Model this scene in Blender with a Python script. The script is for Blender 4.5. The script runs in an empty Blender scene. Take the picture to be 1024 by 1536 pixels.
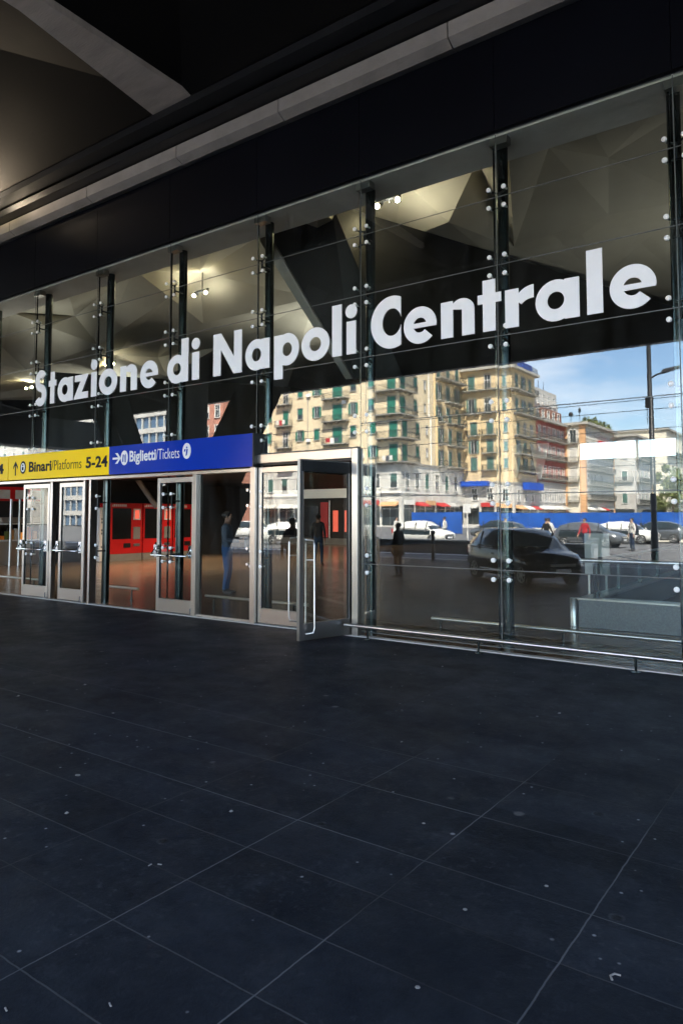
import bpy, math, random
from mathutils import Vector, Matrix
random.seed(7)
R = math.radians
S = bpy.context.scene
COL = S.collection

# ------------------------------------------------------------------ helpers
class MB:
    """collects boxes, bars, tubes and polygons and links them as ONE mesh object"""
    def __init__(s): s.v = []; s.f = []; s.m = []; s.sm = []
    def add(s, vs, fs, m=0, smooth=False):
        b = len(s.v); s.v += [tuple(p) for p in vs]
        for f in fs: s.f.append(tuple(b + i for i in f)); s.m.append(m); s.sm.append(smooth)
        return s
    def box(s, x0, x1, y0, y1, z0, z1, m=0):
        x0, x1 = min(x0, x1), max(x0, x1); y0, y1 = min(y0, y1), max(y0, y1); z0, z1 = min(z0, z1), max(z0, z1)
        return s.add([(x0,y0,z0),(x1,y0,z0),(x1,y1,z0),(x0,y1,z0),(x0,y0,z1),(x1,y0,z1),(x1,y1,z1),(x0,y1,z1)],
            [(0,3,2,1),(4,5,6,7),(0,1,5,4),(1,2,6,5),(2,3,7,6),(3,0,4,7)], m)
    def hexa(s, bot, top, m=0):
        n = len(bot)
        return s.add(list(bot)+list(top), [tuple(range(n-1,-1,-1)), tuple(range(n,2*n))]+[(i,(i+1)%n,n+(i+1)%n,n+i) for i in range(n)], m)
    def poly(s, pts, m=0): return s.add(pts, [tuple(range(len(pts)))], m)
    def tube(s, path, r, n=10, m=0, cap=True, smooth=True):
        path = [Vector(p) for p in path]; rs = r if isinstance(r, (list, tuple)) else [r]*len(path)
        vs = []; fs = []
        for i, p in enumerate(path):
            d = (path[min(i+1,len(path)-1)] - path[max(i-1,0)]).normalized()
            a = d.cross(Vector((0,0,1)))
            if a.length < .05: a = d.cross(Vector((1,0,0)))
            a.normalize(); b = d.cross(a).normalized()
            for k in range(n):
                t = 2*math.pi*k/n; vs.append(p + (a*math.cos(t)+b*math.sin(t))*rs[i])
        for i in range(len(path)-1):
            for k in range(n): fs.append((i*n+k, i*n+(k+1)%n, (i+1)*n+(k+1)%n, (i+1)*n+k))
        s.add(vs, fs, m, smooth)
        if cap:
            s.add(vs[:n], [tuple(range(n))], m); s.add(vs[-n:], [tuple(range(n))], m)
        return s
    def sphere(s, c, r, m=0, n=10, h=6, sc=(1,1,1)):
        vs = [(c[0]+r*sc[0]*math.sin(math.pi*j/h)*math.cos(2*math.pi*i/n), c[1]+r*sc[1]*math.sin(math.pi*j/h)*math.sin(2*math.pi*i/n), c[2]+r*sc[2]*math.cos(math.pi*j/h)) for j in range(h+1) for i in range(n)]
        fs = [(j*n+i, (j+1)*n+i, (j+1)*n+(i+1)%n, j*n+(i+1)%n) for j in range(h) for i in range(n)]
        return s.add(vs, fs, m, True)
    def build(s, name, mats, parent=None, bevel=0, loc=None):
        me = bpy.data.meshes.new(name); me.from_pydata(s.v, [], s.f)
        for m in (mats if isinstance(mats, (list, tuple)) else [mats]): me.materials.append(m)
        me.polygons.foreach_set('material_index', s.m); me.polygons.foreach_set('use_smooth', s.sm)
        me.update()
        o = bpy.data.objects.new(name, me); COL.objects.link(o)
        if parent: o.parent = parent
        if loc: o.location = loc
        if bevel:
            md = o.modifiers.new('bevel', 'BEVEL'); md.width = bevel; md.segments = 2; md.limit_method = 'ANGLE'; md.angle_limit = R(40)
        return o

def tag(o, label=None, cat=None, group=None, kind=None):
    if label: o['label'] = label
    if cat: o['category'] = cat
    if group: o['group'] = group
    if kind: o['kind'] = kind
    return o
def thing(name, label, cat, loc=(0,0,0), rz=0, group=None):
    o = bpy.data.objects.new(name, None); COL.objects.link(o); o.location = loc; o.rotation_euler = (0,0,rz)
    o.empty_display_size = .2
    return tag(o, label, cat, group)
def cp(o, parent=None, loc=None, label=None):
    c = o.copy(); COL.objects.link(c)
    if parent: c.parent = parent
    if loc is not None: c.location = loc
    if label: c['label'] = label
    return c
def tree_copy(root, loc, rz, label=None):
    c = cp(root, None, loc, label); c.rotation_euler = (0,0,rz)
    for ch in list(root.children):
        d = cp(ch, c)
        for g in list(ch.children): cp(g, d)
    return c

# ------------------------------------------------------------------ materials
def mat(name, col, rough=.6, metal=0., var=.12, scale=3., bump=0., bscale=40., spec=.5, coat=0., stretch=(1,1,1)):
    m = bpy.data.materials.new(name); m.use_nodes = True; nt = m.node_tree; N = nt.nodes; L = nt.links
    b = N['Principled BSDF']; b.inputs['Roughness'].default_value = rough; b.inputs['Metallic'].default_value = metal
    b.inputs['Specular IOR Level'].default_value = spec; b.inputs['Coat Weight'].default_value = coat
    tc = N.new('ShaderNodeTexCoord'); mp = N.new('ShaderNodeMapping'); mp.inputs['Scale'].default_value = stretch
    L.new(tc.outputs['Object'], mp.inputs[0])
    no = N.new('ShaderNodeTexNoise'); no.inputs['Scale'].default_value = scale; no.inputs['Detail'].default_value = 6; no.inputs['Roughness'].default_value = .6
    L.new(mp.outputs[0], no.inputs['Vector'])
    mr = N.new('ShaderNodeMapRange'); mr.inputs['From Min'].default_value = .25; mr.inputs['From Max'].default_value = .75
    mr.inputs['To Min'].default_value = 1-var; mr.inputs['To Max'].default_value = 1+var; L.new(no.outputs['Fac'], mr.inputs['Value'])
    mx = N.new('ShaderNodeMix'); mx.data_type = 'RGBA'; mx.blend_type = 'MULTIPLY'; mx.inputs[0].default_value = 1
    mx.inputs[6].default_value = (*col, 1); L.new(mr.outputs[0], mx.inputs[7]); L.new(mx.outputs[2], b.inputs['Base Color'])
    rr = N.new('ShaderNodeMapRange'); rr.inputs['To Min'].default_value = max(0, rough-.08); rr.inputs['To Max'].default_value = min(1, rough+.08)
    L.new(no.outputs['Fac'], rr.inputs['Value']); L.new(rr.outputs[0], b.inputs['Roughness'])
    if bump:
        n2 = N.new('ShaderNodeTexNoise'); n2.inputs['Scale'].default_value = bscale; n2.inputs['Detail'].default_value = 4; L.new(mp.outputs[0], n2.inputs['Vector'])
        bp = N.new('ShaderNodeBump'); bp.inputs['Strength'].default_value = bump; bp.inputs['Distance'].default_value = .02
        L.new(n2.outputs['Fac'], bp.inputs['Height']); L.new(bp.outputs[0], b.inputs['Normal'])
    return m
def glass(name, r0, tint=(.86,.92,.90), rough=0., dust=0.):
    m = bpy.data.materials.new(name); m.use_nodes = True; nt = m.node_tree; N = nt.nodes; L = nt.links
    N.remove(N['Principled BSDF']); out = N['Material Output']
    g = N.new('ShaderNodeBsdfGlossy'); g.inputs['Roughness'].default_value = rough; g.inputs['Color'].default_value = (.97,1,.99,1)
    t = N.new('ShaderNodeBsdfTransparent'); t.inputs['Color'].default_value = (*tint, 1)
    ge = N.new('ShaderNodeNewGeometry'); d = N.new('ShaderNodeVectorMath'); d.operation = 'DOT_PRODUCT'
    L.new(ge.outputs['Incoming'], d.inputs[0]); L.new(ge.outputs['Normal'], d.inputs[1])
    ab = N.new('ShaderNodeMath'); ab.operation = 'ABSOLUTE'; L.new(d.outputs['Value'], ab.inputs[0])
    su = N.new('ShaderNodeMath'); su.operation = 'SUBTRACT'; su.inputs[0].default_value = 1; L.new(ab.outputs[0], su.inputs[1])
    po = N.new('ShaderNodeMath'); po.operation = 'POWER'; po.inputs[1].default_value = 5; L.new(su.outputs[0], po.inputs[0])
    ma = N.new('ShaderNodeMath'); ma.operation = 'MULTIPLY_ADD'; ma.inputs[1].default_value = 1-r0; ma.inputs[2].default_value = r0; L.new(po.outputs[0], ma.inputs[0])
    mx = N.new('ShaderNodeMixShader'); L.new(ma.outputs[0], mx.inputs[0]); L.new(t.outputs[0], mx.inputs[1]); L.new(g.outputs[0], mx.inputs[2])
    L.new(mx.outputs[0], out.inputs['Surface'])
    if dust:
        tc = N.new('ShaderNodeTexCoord'); mp = N.new('ShaderNodeMapping'); mp.inputs['Scale'].default_value = (2.2,2.2,.5); L.new(tc.outputs['Object'], mp.inputs[0])
        no = N.new('ShaderNodeTexNoise'); no.inputs['Scale'].default_value = 1.6; no.inputs['Detail'].default_value = 9; no.inputs['Roughness'].default_value = .7; L.new(mp.outputs[0], no.inputs['Vector'])
        mr = N.new('ShaderNodeMapRange'); mr.inputs['From Min'].default_value = .42; mr.inputs['From Max'].default_value = .8; mr.inputs['To Max'].default_value = dust; L.new(no.outputs['Fac'], mr.inputs['Value'])
        df = N.new('ShaderNodeBsdfDiffuse'); df.inputs['Color'].default_value = (.6,.6,.58,1)
        m2 = N.new('ShaderNodeMixShader'); L.new(mr.outputs[0], m2.inputs[0]); L.new(mx.outputs[0], m2.inputs[1]); L.new(df.outputs[0], m2.inputs[2]); L.new(m2.outputs[0], out.inputs['Surface'])
    return m
def emit(name, col, st):
    m = bpy.data.materials.new(name); m.use_nodes = True; N = m.node_tree.nodes
    N['Principled BSDF'].inputs['Emission Color'].default_value = (*col,1); N['Principled BSDF'].inputs['Emission Strength'].default_value = st
    N['Principled BSDF'].inputs['Base Color'].default_value = (*col,1)
    return m

M = dict(
    steel=mat('brushed_steel', (.55,.54,.52), .32, 1., .1, 4, .05, 60, stretch=(8,8,.6)),
    leafsteel=mat('shaded_satin_steel', (.33,.32,.31), .3, 1., .05, .8),  # satin steel darkened: the open leaf's shade is in the colour
    polished=mat('polished_steel', (.75,.75,.75), .14, 1., .06, 6),
    disc=mat('satin_disc', (.90,.89,.87), .3, .0, .05, 6),
    satin=mat('satin_steel', (.45,.43,.405), .30, 1., .04, .8),
    darksteel=mat('dark_green_steel', (.065,.08,.08), .22, 1., .05, 1.),
    black=mat('black_metal', (.015,.016,.018), .4, .3, .2, 3),
    rubber=mat('black_rubber', (.012,.012,.012), .75),
    fascia=mat('navy_gloss_panel', (.0012,.0017,.004), .5, 0, .3, .6, spec=.10),
    concrete=mat('pale_concrete', (.25,.232,.21), .8, 0, .22, 1.6, .35, 18),
    soffit=mat('soffit_concrete', (.80,.77,.72), .8, 0, .15, 1.2, .3, 14),
    board=mat('board_marked_concrete', (.42,.38,.34), .85, 0, .25, 1.2, .35, 12, stretch=(1,5,1)),
    plaster=mat('warm_plaster', (.48,.45,.38), .75, 0, .10, .8, .12, 12),
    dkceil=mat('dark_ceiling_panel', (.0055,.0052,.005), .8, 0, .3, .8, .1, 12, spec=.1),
    blackpanel=mat('black_cladding', (.009,.009,.009), .5, 0, .3, .8, spec=.2),
    hallfloor=mat('brown_terrazzo', (.20,.145,.10), .22, 0, .22, 2.2, .02, 60),
    darkwall=mat('dark_wall', (.03,.028,.027), .7, 0, .2, 1),
    greywall=mat('grey_wall', (.22,.22,.22), .7, 0, .12, 1),
    white=mat('white_paint', (.78,.78,.78), .5, 0, .05, 2),
    balwhite=mat('pale_board', (.35,.36,.36), .5),
    vinyl=mat('white_vinyl', (.92,.92,.94), .45, 0, .05, 1.5),
    red=mat('red_enamel', (.60,.014,.014), .35, 0, .08, 2),
    screen=mat('dark_screen', (.012,.013,.014), .15, 0, .1, 2),
    joint=mat('grey_silicone', (.10,.11,.11), .4, 0, .2, 1),
    granite=mat('grey_granite', (.125,.135,.145), .35, 0, .45, 55, .03, 80),
    yellow=mat('yellow_sign', (1,.66,.0), .45, 0, .03, 2, spec=.08),
    blue=mat('blue_sign', (.0,.03,.36), .2, 0, .05, 2, spec=.12),
    navy=mat('navy_print', (.006,.007,.022), .6, spec=.1),
    orange=mat('orange_print', (.75,.22,.02), .45),
    asphalt=mat('asphalt', (.11,.11,.112), .85, 0, .18, .4, .3, 60),
    kerb=mat('pale_kerb', (.42,.41,.39), .8, 0, .15, 2),
    hoard=mat('blue_hoarding', (.016,.095,.40), .4, 0, .30, .5),
    barrier=mat('cream_barrier', (.52,.49,.42), .75, 0, .2, 1.2),
    ochre=mat('ochre_stucco', (.66,.54,.36), .85, 0, .22, .45, .1, 10, stretch=(1,1,.28)),
    ochre2=mat('deep_ochre_stucco', (.62,.475,.28), .85, 0, .24, .45, .1, 10, stretch=(1,1,.28)),
    cream=mat('cream_stucco', (.66,.60,.48), .85, 0, .12, .3, .1, 10),
    palestone=mat('pale_stone', (.56,.54,.49), .85, 0, .32, .5, .15, 8, stretch=(1,1,.35)),
    stone=mat('grey_stone', (.45,.43,.40), .85, 0, .14, .5, .15, 8),
    redstucco=mat('red_stucco', (.38,.10,.08), .85, 0, .25, .45, stretch=(1,1,.3)),
    orangest=mat('orange_stucco', (.60,.34,.17), .85, 0, .25, .45, stretch=(1,1,.3)),
    brick=mat('pink_brick', (.45,.20,.14), .85, 0, .2, .6),
    trim=mat('cornice_stone', (.36,.34,.30), .85, 0, .18, .8),
    whitetrim=mat('white_stucco', (.72,.70,.66), .85, 0, .1, .5),
    shutter=mat('green_shutter', (.022,.16,.11), .5, 0, .3, 1.3, .5, 30, stretch=(.3,.3,6)),
    shutter2=mat('faded_green_shutter', (.07,.15,.13), .6, 0, .3, 1.3, .5, 30, stretch=(.3,.3,6)),
    winglass=mat('window_glass', (.035,.045,.05), .08, 0, .2, 1),
    curtain=mat('pale_curtain', (.5,.48,.44), .8),
    railiron=mat('balcony_iron', (.05,.055,.05), .5, .3),
    brown=mat('brown_render', (.24,.10,.06), .85, 0, .2, .5),
    officeglass=mat('office_glass', (.10,.16,.24), .12, .3, .25, .3),
    awnblue=mat('blue_awning', (.01,.07,.42), .6), awnred=mat('red_awning', (.45,.03,.03), .6), awnwhite=mat('white_awning', (.7,.68,.64), .7),
    leaf=mat('leaf_green', (.10,.12,.03), .7, 0, .35, .8), bark=mat('bark', (.10,.07,.045), .9),
    carblack=mat('black_car_paint', (.009,.010,.013), .18, .2, .1, 2, coat=.8),
    carwhite=mat('white_car_paint', (.70,.69,.65), .3, 0, .04, 2, coat=.6),
    cargrey=mat('grey_car_paint', (.12,.13,.14), .25, .4, .05, 2, coat=.6),
    carglass=mat('car_glass', (.02,.03,.035), .05, 0, .1, 1),
    headlight=mat('headlight_lens', (.7,.72,.75), .08, .5), taillight=mat('tail_light', (.4,.01,.01), .2),
    skin=mat('skin', (.40,.24,.17), .6), skin2=mat('tanned_skin', (.22,.12,.08), .6), hair=mat('dark_hair', (.015,.011,.009), .6),
    jeans=mat('blue_denim', (.025,.07,.17), .85, 0, .2, 8), djeans=mat('dark_denim', (.015,.035,.075), .85, 0, .2, 8),
    jacket=mat('black_jacket', (.012,.012,.014), .8, 0, .2, 6), navyjk=mat('navy_cloth', (.012,.018,.04), .85, 0, .2, 6), greyjk=mat('slate_cloth', (.06,.075,.10), .85, 0, .2, 6),
    whitecl=mat('white_cloth', (.62,.6,.56), .85), redcl=mat('red_cloth', (.4,.02,.03), .85), shoe=mat('black_shoe', (.01,.01,.01), .5),
    paper=mat('litter_paper', (.22,.22,.22), .8), tan=mat('tan_goods', (.55,.27,.08), .7),
    lampglow=emit('lamp_glow', (1,.80,.45), 28.), glow2=emit('emissive_goods', (.8,.30,.06), .05), glow3=emit('emissive_poster', (1,.16,.10), .06),  # goods and posters given faint emission to look lit
    glow4=emit('emissive_fascia', (.8,.78,.72), .02),  # kiosk fascia given faint emission to look lit
    pane=glass('clear_facade_glass', .106, dust=.03), panein=glass('glass_edge', .0, (.97,.99,.98)), door_glass=glass('door_glass', .09, (.80,.86,.84)),
    rearglass=glass('tinted_rear_glass', .08, (.20,.205,.21)), rearglass2=glass('dimmed_rear_glass', .08, (.025,.026,.027)), balglass=glass('balustrade_glass', .07, (.72,.80,.80)),  # darker lower rear pane puts the fade of the daylight band into its tint
)

def pavement_material():
    m = bpy.data.materials.new('basalt_paving'); m.use_nodes = True; nt = m.node_tree; N = nt.nodes; L = nt.links
    b = N['Principled BSDF']
    tc = N.new('ShaderNodeTexCoord'); sp = N.new('ShaderNodeSeparateXYZ'); L.new(tc.outputs['Object'], sp.inputs[0])
    def math_(op, a, bb=None, c=None):
        n = N.new('ShaderNodeMath'); n.operation = op
        for i, v in enumerate((a, bb, c)):
            if v is None: continue
            if isinstance(v, (int, float)): n.inputs[i].default_value = v
            else: L.new(v, n.inputs[i])
        return n.outputs[0]
    def noise(scale, detail=5, rough=.6, vec=None):
        n = N.new('ShaderNodeTexNoise'); n.inputs['Scale'].default_value = scale; n.inputs['Detail'].default_value = detail; n.inputs['Roughness'].default_value = rough
        L.new(vec if vec is not None else tc.outputs['Object'], n.inputs['Vector']); return n.outputs['Fac']
    def ramp(v, a, bb, lo=0., hi=1.):
        n = N.new('ShaderNodeMapRange'); n.inputs['From Min'].default_value = a; n.inputs['From Max'].default_value = bb
        n.inputs['To Min'].default_value = lo; n.inputs['To Max'].default_value = hi; L.new(v, n.inputs['Value']); return n.outputs[0]
    X, Y = sp.outputs['X'], sp.outputs['Y']
    wob = math_('MULTIPLY_ADD', noise(9, 3), .010, -.005)
    X = math_('ADD', X, wob); Y = math_('ADD', Y, wob)
    fx = math_('ABSOLUTE', math_('SUBTRACT', math_('FRACT', math_('DIVIDE', math_('ADD', X, 2.46+.3825), .765)), .5))
    dx = math_('MULTIPLY', math_('ABSOLUTE', math_('SUBTRACT', fx, .0)), .765)            # distance from a joint in x
    fy1 = math_('MULTIPLY', math_('ABSOLUTE', math_('SUBTRACT', math_('FRACT', math_('DIVIDE', math_('ADD', Y, 5.01+.1925), .385)), .5)), .385)
    fy2 = math_('MULTIPLY', math_('ABSOLUTE', math_('SUBTRACT', math_('FRACT', math_('DIVIDE', math_('ADD', Y, 5.01+.305), .61)), .5)), .61)
    near = math_('GREATER_THAN', Y, -5.05)
    dy = math_('ADD', math_('MULTIPLY', fy2, near), math_('MULTIPLY', fy1, math_('SUBTRACT', 1, near)))
    vis = ramp(noise(.55, 3), .43, .62)
    far = ramp(Y, -4.3, -3.2, 1, .14)
    xs_ = ramp(X, -3.0, -2.4, .34, .95)
    lx = math_('MULTIPLY', math_('MULTIPLY', ramp(dx, .0022, .0048, 1, 0), ramp(noise(.8, 3), .30, .52)), xs_)
    ly = math_('MULTIPLY', math_('MULTIPLY', ramp(dy, .0022, .0050, 1, 0), ramp(noise(.55, 3), .30, .52)), ramp(near, 0, 1, .5, 1))
    joint = math_('MULTIPLY', math_('MAXIMUM', lx, ly), far)
    dark = math_('MULTIPLY', math_('MAXIMUM', ramp(dx, .004, .008, 1, 0), ramp(dy, .004, .008, 1, 0)), .5)
    # gum spots and stains
    vo = N.new('ShaderNodeTexVoronoi'); vo.inputs['Scale'].default_value = 2.6; vo.inputs['Randomness'].default_value = 1; L.new(tc.outputs['Object'], vo.inputs['Vector'])
    rnd = N.new('ShaderNodeSeparateColor'); L.new(vo.outputs['Color'], rnd.inputs[0])
    spot = math_('MULTIPLY', ramp(vo.outputs['Distance'], .05, .085, 1, 0), math_('GREATER_THAN', rnd.outputs[0], .50))
    halo = math_('MULTIPLY', math_('MULTIPLY', ramp(vo.outputs['Distance'], .075, .10, 1, 0), math_('GREATER_THAN', rnd.outputs[0], .50)), ramp(noise(14, 4), .42, .58))
    pale = math_('MULTIPLY', spot, math_('GREATER_THAN', rnd.outputs[1], .62))
    vo2 = N.new('ShaderNodeTexVoronoi'); vo2.inputs['Scale'].default_value = 7; L.new(tc.outputs['Object'], vo2.inputs['Vector'])
    r2 = N.new('ShaderNodeSeparateColor'); L.new(vo2.outputs['Color'], r2.inputs[0])
    speck = math_('MULTIPLY', ramp(vo2.outputs['Distance'], .05, .11, 1, 0), math_('GREATER_THAN', r2.outputs[0], .92))
    scuff = math_('MULTIPLY', ramp(noise(20, 8, .75), .54, .70), ramp(noise(1.3, 4), .40, .60))
    base = N.new('ShaderNodeMix'); base.data_type = 'RGBA'; L.new(ramp(noise(1.7, 9, .78), .36, .66), base.inputs[0])
    base.inputs[6].default_value = (.0095,.0122,.0185,1); base.inputs[7].default_value = (.023,.0282,.038,1)
    wn = N.new('ShaderNodeTexWhiteNoise'); wn.noise_dimensions = '2D'; cb = N.new('ShaderNodeCombineXYZ')
    L.new(math_('FLOOR', math_('DIVIDE', math_('ADD', X, 2.46), .765)), cb.inputs[0]); L.new(math_('ADD', math_('FLOOR', math_('DIVIDE', math_('ADD', Y, 5.01), .385)), math_('MULTIPLY', near, 91.3)), cb.inputs[1]); L.new(cb.outputs[0], wn.inputs['Vector'])
    slab = N.new('ShaderNodeMix'); slab.data_type = 'RGBA'; slab.blend_type = 'MULTIPLY'; slab.inputs[0].default_value = 1; L.new(base.outputs[2], slab.inputs[6]); L.new(ramp(wn.outputs['Value'], 0, 1, .78, 1.22), slab.inputs[7])
    def over(prev, fac, col):
        n = N.new('ShaderNodeMix'); n.data_type = 'RGBA'; L.new(fac, n.inputs[0]); L.new(prev, n.inputs[6]); n.inputs[7].default_value = (*col, 1); return n.outputs[2]
    c = over(slab.outputs[2], math_('MULTIPLY', scuff, .55), (.075,.082,.095))
    c = over(c, math_('MULTIPLY', ramp(noise(3.1, 9, .8), .55, .75), .45), (.065,.073,.09))
    c = over(c, math_('MULTIPLY', halo, .8), (.075,.08,.09))
    c = over(c, math_('MULTIPLY', spot, .75), (.006,.0065,.0075))
    c = over(c, math_('MULTIPLY', pale, .8), (.13,.13,.135))
    c = over(c, math_('MULTIPLY', speck, .7), (.34,.35,.37))
    c = over(c, dark, (.006,.0065,.008))
    vo3 = N.new('ShaderNodeTexVoronoi'); vo3.inputs['Scale'].default_value = 16; L.new(tc.outputs['Object'], vo3.inputs['Vector'])
    r3 = N.new('ShaderNodeSeparateColor'); L.new(vo3.outputs['Color'], r3.inputs[0])
    c = over(c, math_('MULTIPLY', math_('MULTIPLY', ramp(vo3.outputs['Distance'], .06, .16, 1, 0), math_('GREATER_THAN', r3.outputs[0], .90)), .8), (.30,.31,.33))
    c = over(c, math_('MULTIPLY', joint, .85), (.13,.137,.15))
    L.new(c, b.inputs['Base Color'])
    L.new(ramp(noise(2.2, 6, .7), .3, .7, .46, .66), b.inputs['Roughness'])
    b.inputs['Specular IOR Level'].default_value = .07
    bp = N.new('ShaderNodeBump'); bp.inputs['Strength'].default_value = .35; bp.inputs['Distance'].default_value = .01
    L.new(noise(38, 8, .75), bp.inputs['Height']); L.new(bp.outputs[0], b.inputs['Normal'])
    return m
M['paving'] = pavement_material()

# ------------------------------------------------------------------ ground
def structure(o): o['kind'] = 'structure'; return o
structure(MB().poly([(-900,-900,-.16),(900,-900,-.16),(900,900,-.16),(-900,900,-.16)]).build('ground', M['asphalt']))
structure(MB().poly([(-400,-87,-.15),(120,-87,-.15),(120,-15.9,-.15),(-400,-15.9,-.15)]).build('road', M['asphalt']))
structure(MB().box(-60,16,-15.6,-.05,-.3,0).build('plaza_pavement', M['paving']))
structure(MB().box(-60,16,-15.9,-15.602,-.3,.004).build('kerb', M['kerb']))
structure(MB().box(-46,7,-.049,40,-.3,-.002).build('hall_floor', M['hallfloor']))
structure(MB().box(-16,2,-.085,.02,-.0019,.012).build('threshold_strip', M['kerb']))
structure(MB().box(-60,16,-21.6,-20.9,-.149,-.145).build('sunlit_strip', M['white']))  # bright sunlit strip put in as a white band past the canopy
structure(MB().box(-140,30,-130,-87,-.3,.0).build('far_pavement', M['stone']))

# ------------------------------------------------------------------ station shell
JX = [2.61,.58,-1.45,-3.47,-5.49,-7.43,-9.47,-11.54,-13.67,-15.7,-17.73,-19.76]
st = thing('station_building', 'dark canopied station hall behind the glass wall with faceted ceiling', 'station')
f = MB()
for a, b in zip(JX[:-1], JX[1:]): f.box(b+.004, a-.004, -.03, .03, 6.37, 7.57)
f.box(-46, JX[-1]-.004, -.03, .03, 6.37, 7.57); f.box(-46, 7, .031, .2, 6.35, 7.6)
f.build('fascia', M['fascia'], st)
# gutter beam in lengths with open joints
g = MB()
xs = [8,4.9,1.9,-1.0,-3.95,-6.75,-9.0,-11.5,-14.2,-17,-20,-24,-30,-38,-46]
for a, b in zip(xs[:-1], xs[1:]):
    pr = [(-.0,7.571),(-.17,7.53),(-.31,7.60),(-.31,7.80),(0,7.80)]
    g.hexa([(b+.008,y,z) for y,z in pr], [(a-.008,y,z) for y,z in pr])
g.build('gutter_beam', M['concrete'], st)
MB().box(-46,8,-.52,-.02,7.82,7.95).box(-46,8,-.80,-.54,7.98,8.10).build('ceiling_trim', M['black'], st)
# inner soffit
MB().box(-46,7,.03,.26,6.312,6.349).box(-46,7,.262,.70,6.318,6.60).build('soffit', M['soffit'], st)
# exterior canopy underside: folded dark plates and a board-marked rib
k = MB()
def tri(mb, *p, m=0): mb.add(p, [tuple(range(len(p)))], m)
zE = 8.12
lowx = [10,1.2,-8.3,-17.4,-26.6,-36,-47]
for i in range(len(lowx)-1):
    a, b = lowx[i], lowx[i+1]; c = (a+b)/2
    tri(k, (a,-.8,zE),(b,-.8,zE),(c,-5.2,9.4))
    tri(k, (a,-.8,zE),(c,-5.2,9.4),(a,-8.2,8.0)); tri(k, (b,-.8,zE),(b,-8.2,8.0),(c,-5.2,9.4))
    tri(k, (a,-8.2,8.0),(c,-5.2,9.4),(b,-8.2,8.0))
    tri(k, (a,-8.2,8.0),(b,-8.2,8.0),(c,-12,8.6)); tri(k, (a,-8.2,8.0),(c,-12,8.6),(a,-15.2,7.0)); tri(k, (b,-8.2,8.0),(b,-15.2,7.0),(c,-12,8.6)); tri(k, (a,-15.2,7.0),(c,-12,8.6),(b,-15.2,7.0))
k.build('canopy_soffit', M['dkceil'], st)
MB().box(-47,12,-15.5,-15.2,7.0,8.3).build('canopy_edge', M['black'], st)
MB().hexa([(-9.0,-.80,8.10),(-8.12,-.80,8.10),(-8.03,-3.2,8.05),(-8.42,-3.4,8.05)], [(-9.0,-.80,8.4),(-8.12,-.80,8.4),(-8.03,-3.2,8.4),(-8.42,-3.4,8.4)]).hexa([(-8.42,-3.402,8.05),(-8.03,-3.202,8.05),(-8.1,-6.5,7.98),(-8.2,-6.5,7.98)], [(-8.42,-3.402,8.4),(-8.03,-3.202,8.4),(-8.1,-6.5,8.4),(-8.2,-6.5,8.4)]).build('ceiling_rib', M['board'], st)
MB().box(-47,12,-15.2,60,9.9,10.4).build('roof', M['darkwall'], st)  # overhang past the rear wall added to keep sun out
MB().box(-36.5,-35,-19,-8.5,5.4,6.95).build('side_wing', M['blackpanel'], st)
MB().box(13,16,-15.2,-.5,0,8).build('light_block_wall', M['blackpanel'], st)  # unseen wall added to block sky light from the right
# interior walls
w = MB(); w.box(-46.3,-46,0.2,40,0,9.9)
for a,b,z0,z1 in [(-46,7,5.55,9.9),(-46,-24.6,0,5.55),(-24.6,-18.9,0,4.6),(-18.9,-12.0,0,5.55),(-12,7,0,2.8)]: w.box(a,b,30,30.3,z0,z1)
w.box(7.001,7.3,.2,30,0,9.9)
w.build('wall', M['darkwall'], st)
for x in (-22.7,-20.8,-9.0,-6.6,-4.0,-1.4,1.2,4.0): MB().box(x-.06,x+.06,29.9,29.99,2.8 if x > -12 else 4.6,5.55).build('window_mullion', M['satin'], st)
MB().add([(-24.6,30.15,4.6),(-18.9,30.15,4.6),(-18.9,30.15,5.55),(-24.6,30.15,5.55)],[(0,1,2,3)]).add([(-12,30.15,4.7),(7,30.15,4.7),(7,30.15,5.55),(-12,30.15,5.55)],[(0,1,2,3)]).build('rear_glazing', M['rearglass'], st)
MB().add([(-12,30.16,2.8),(7,30.16,2.8),(7,30.16,4.69),(-12,30.16,4.69)],[(0,1,2,3)]).build('rear_glazing', M['rearglass2'], st)
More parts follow.
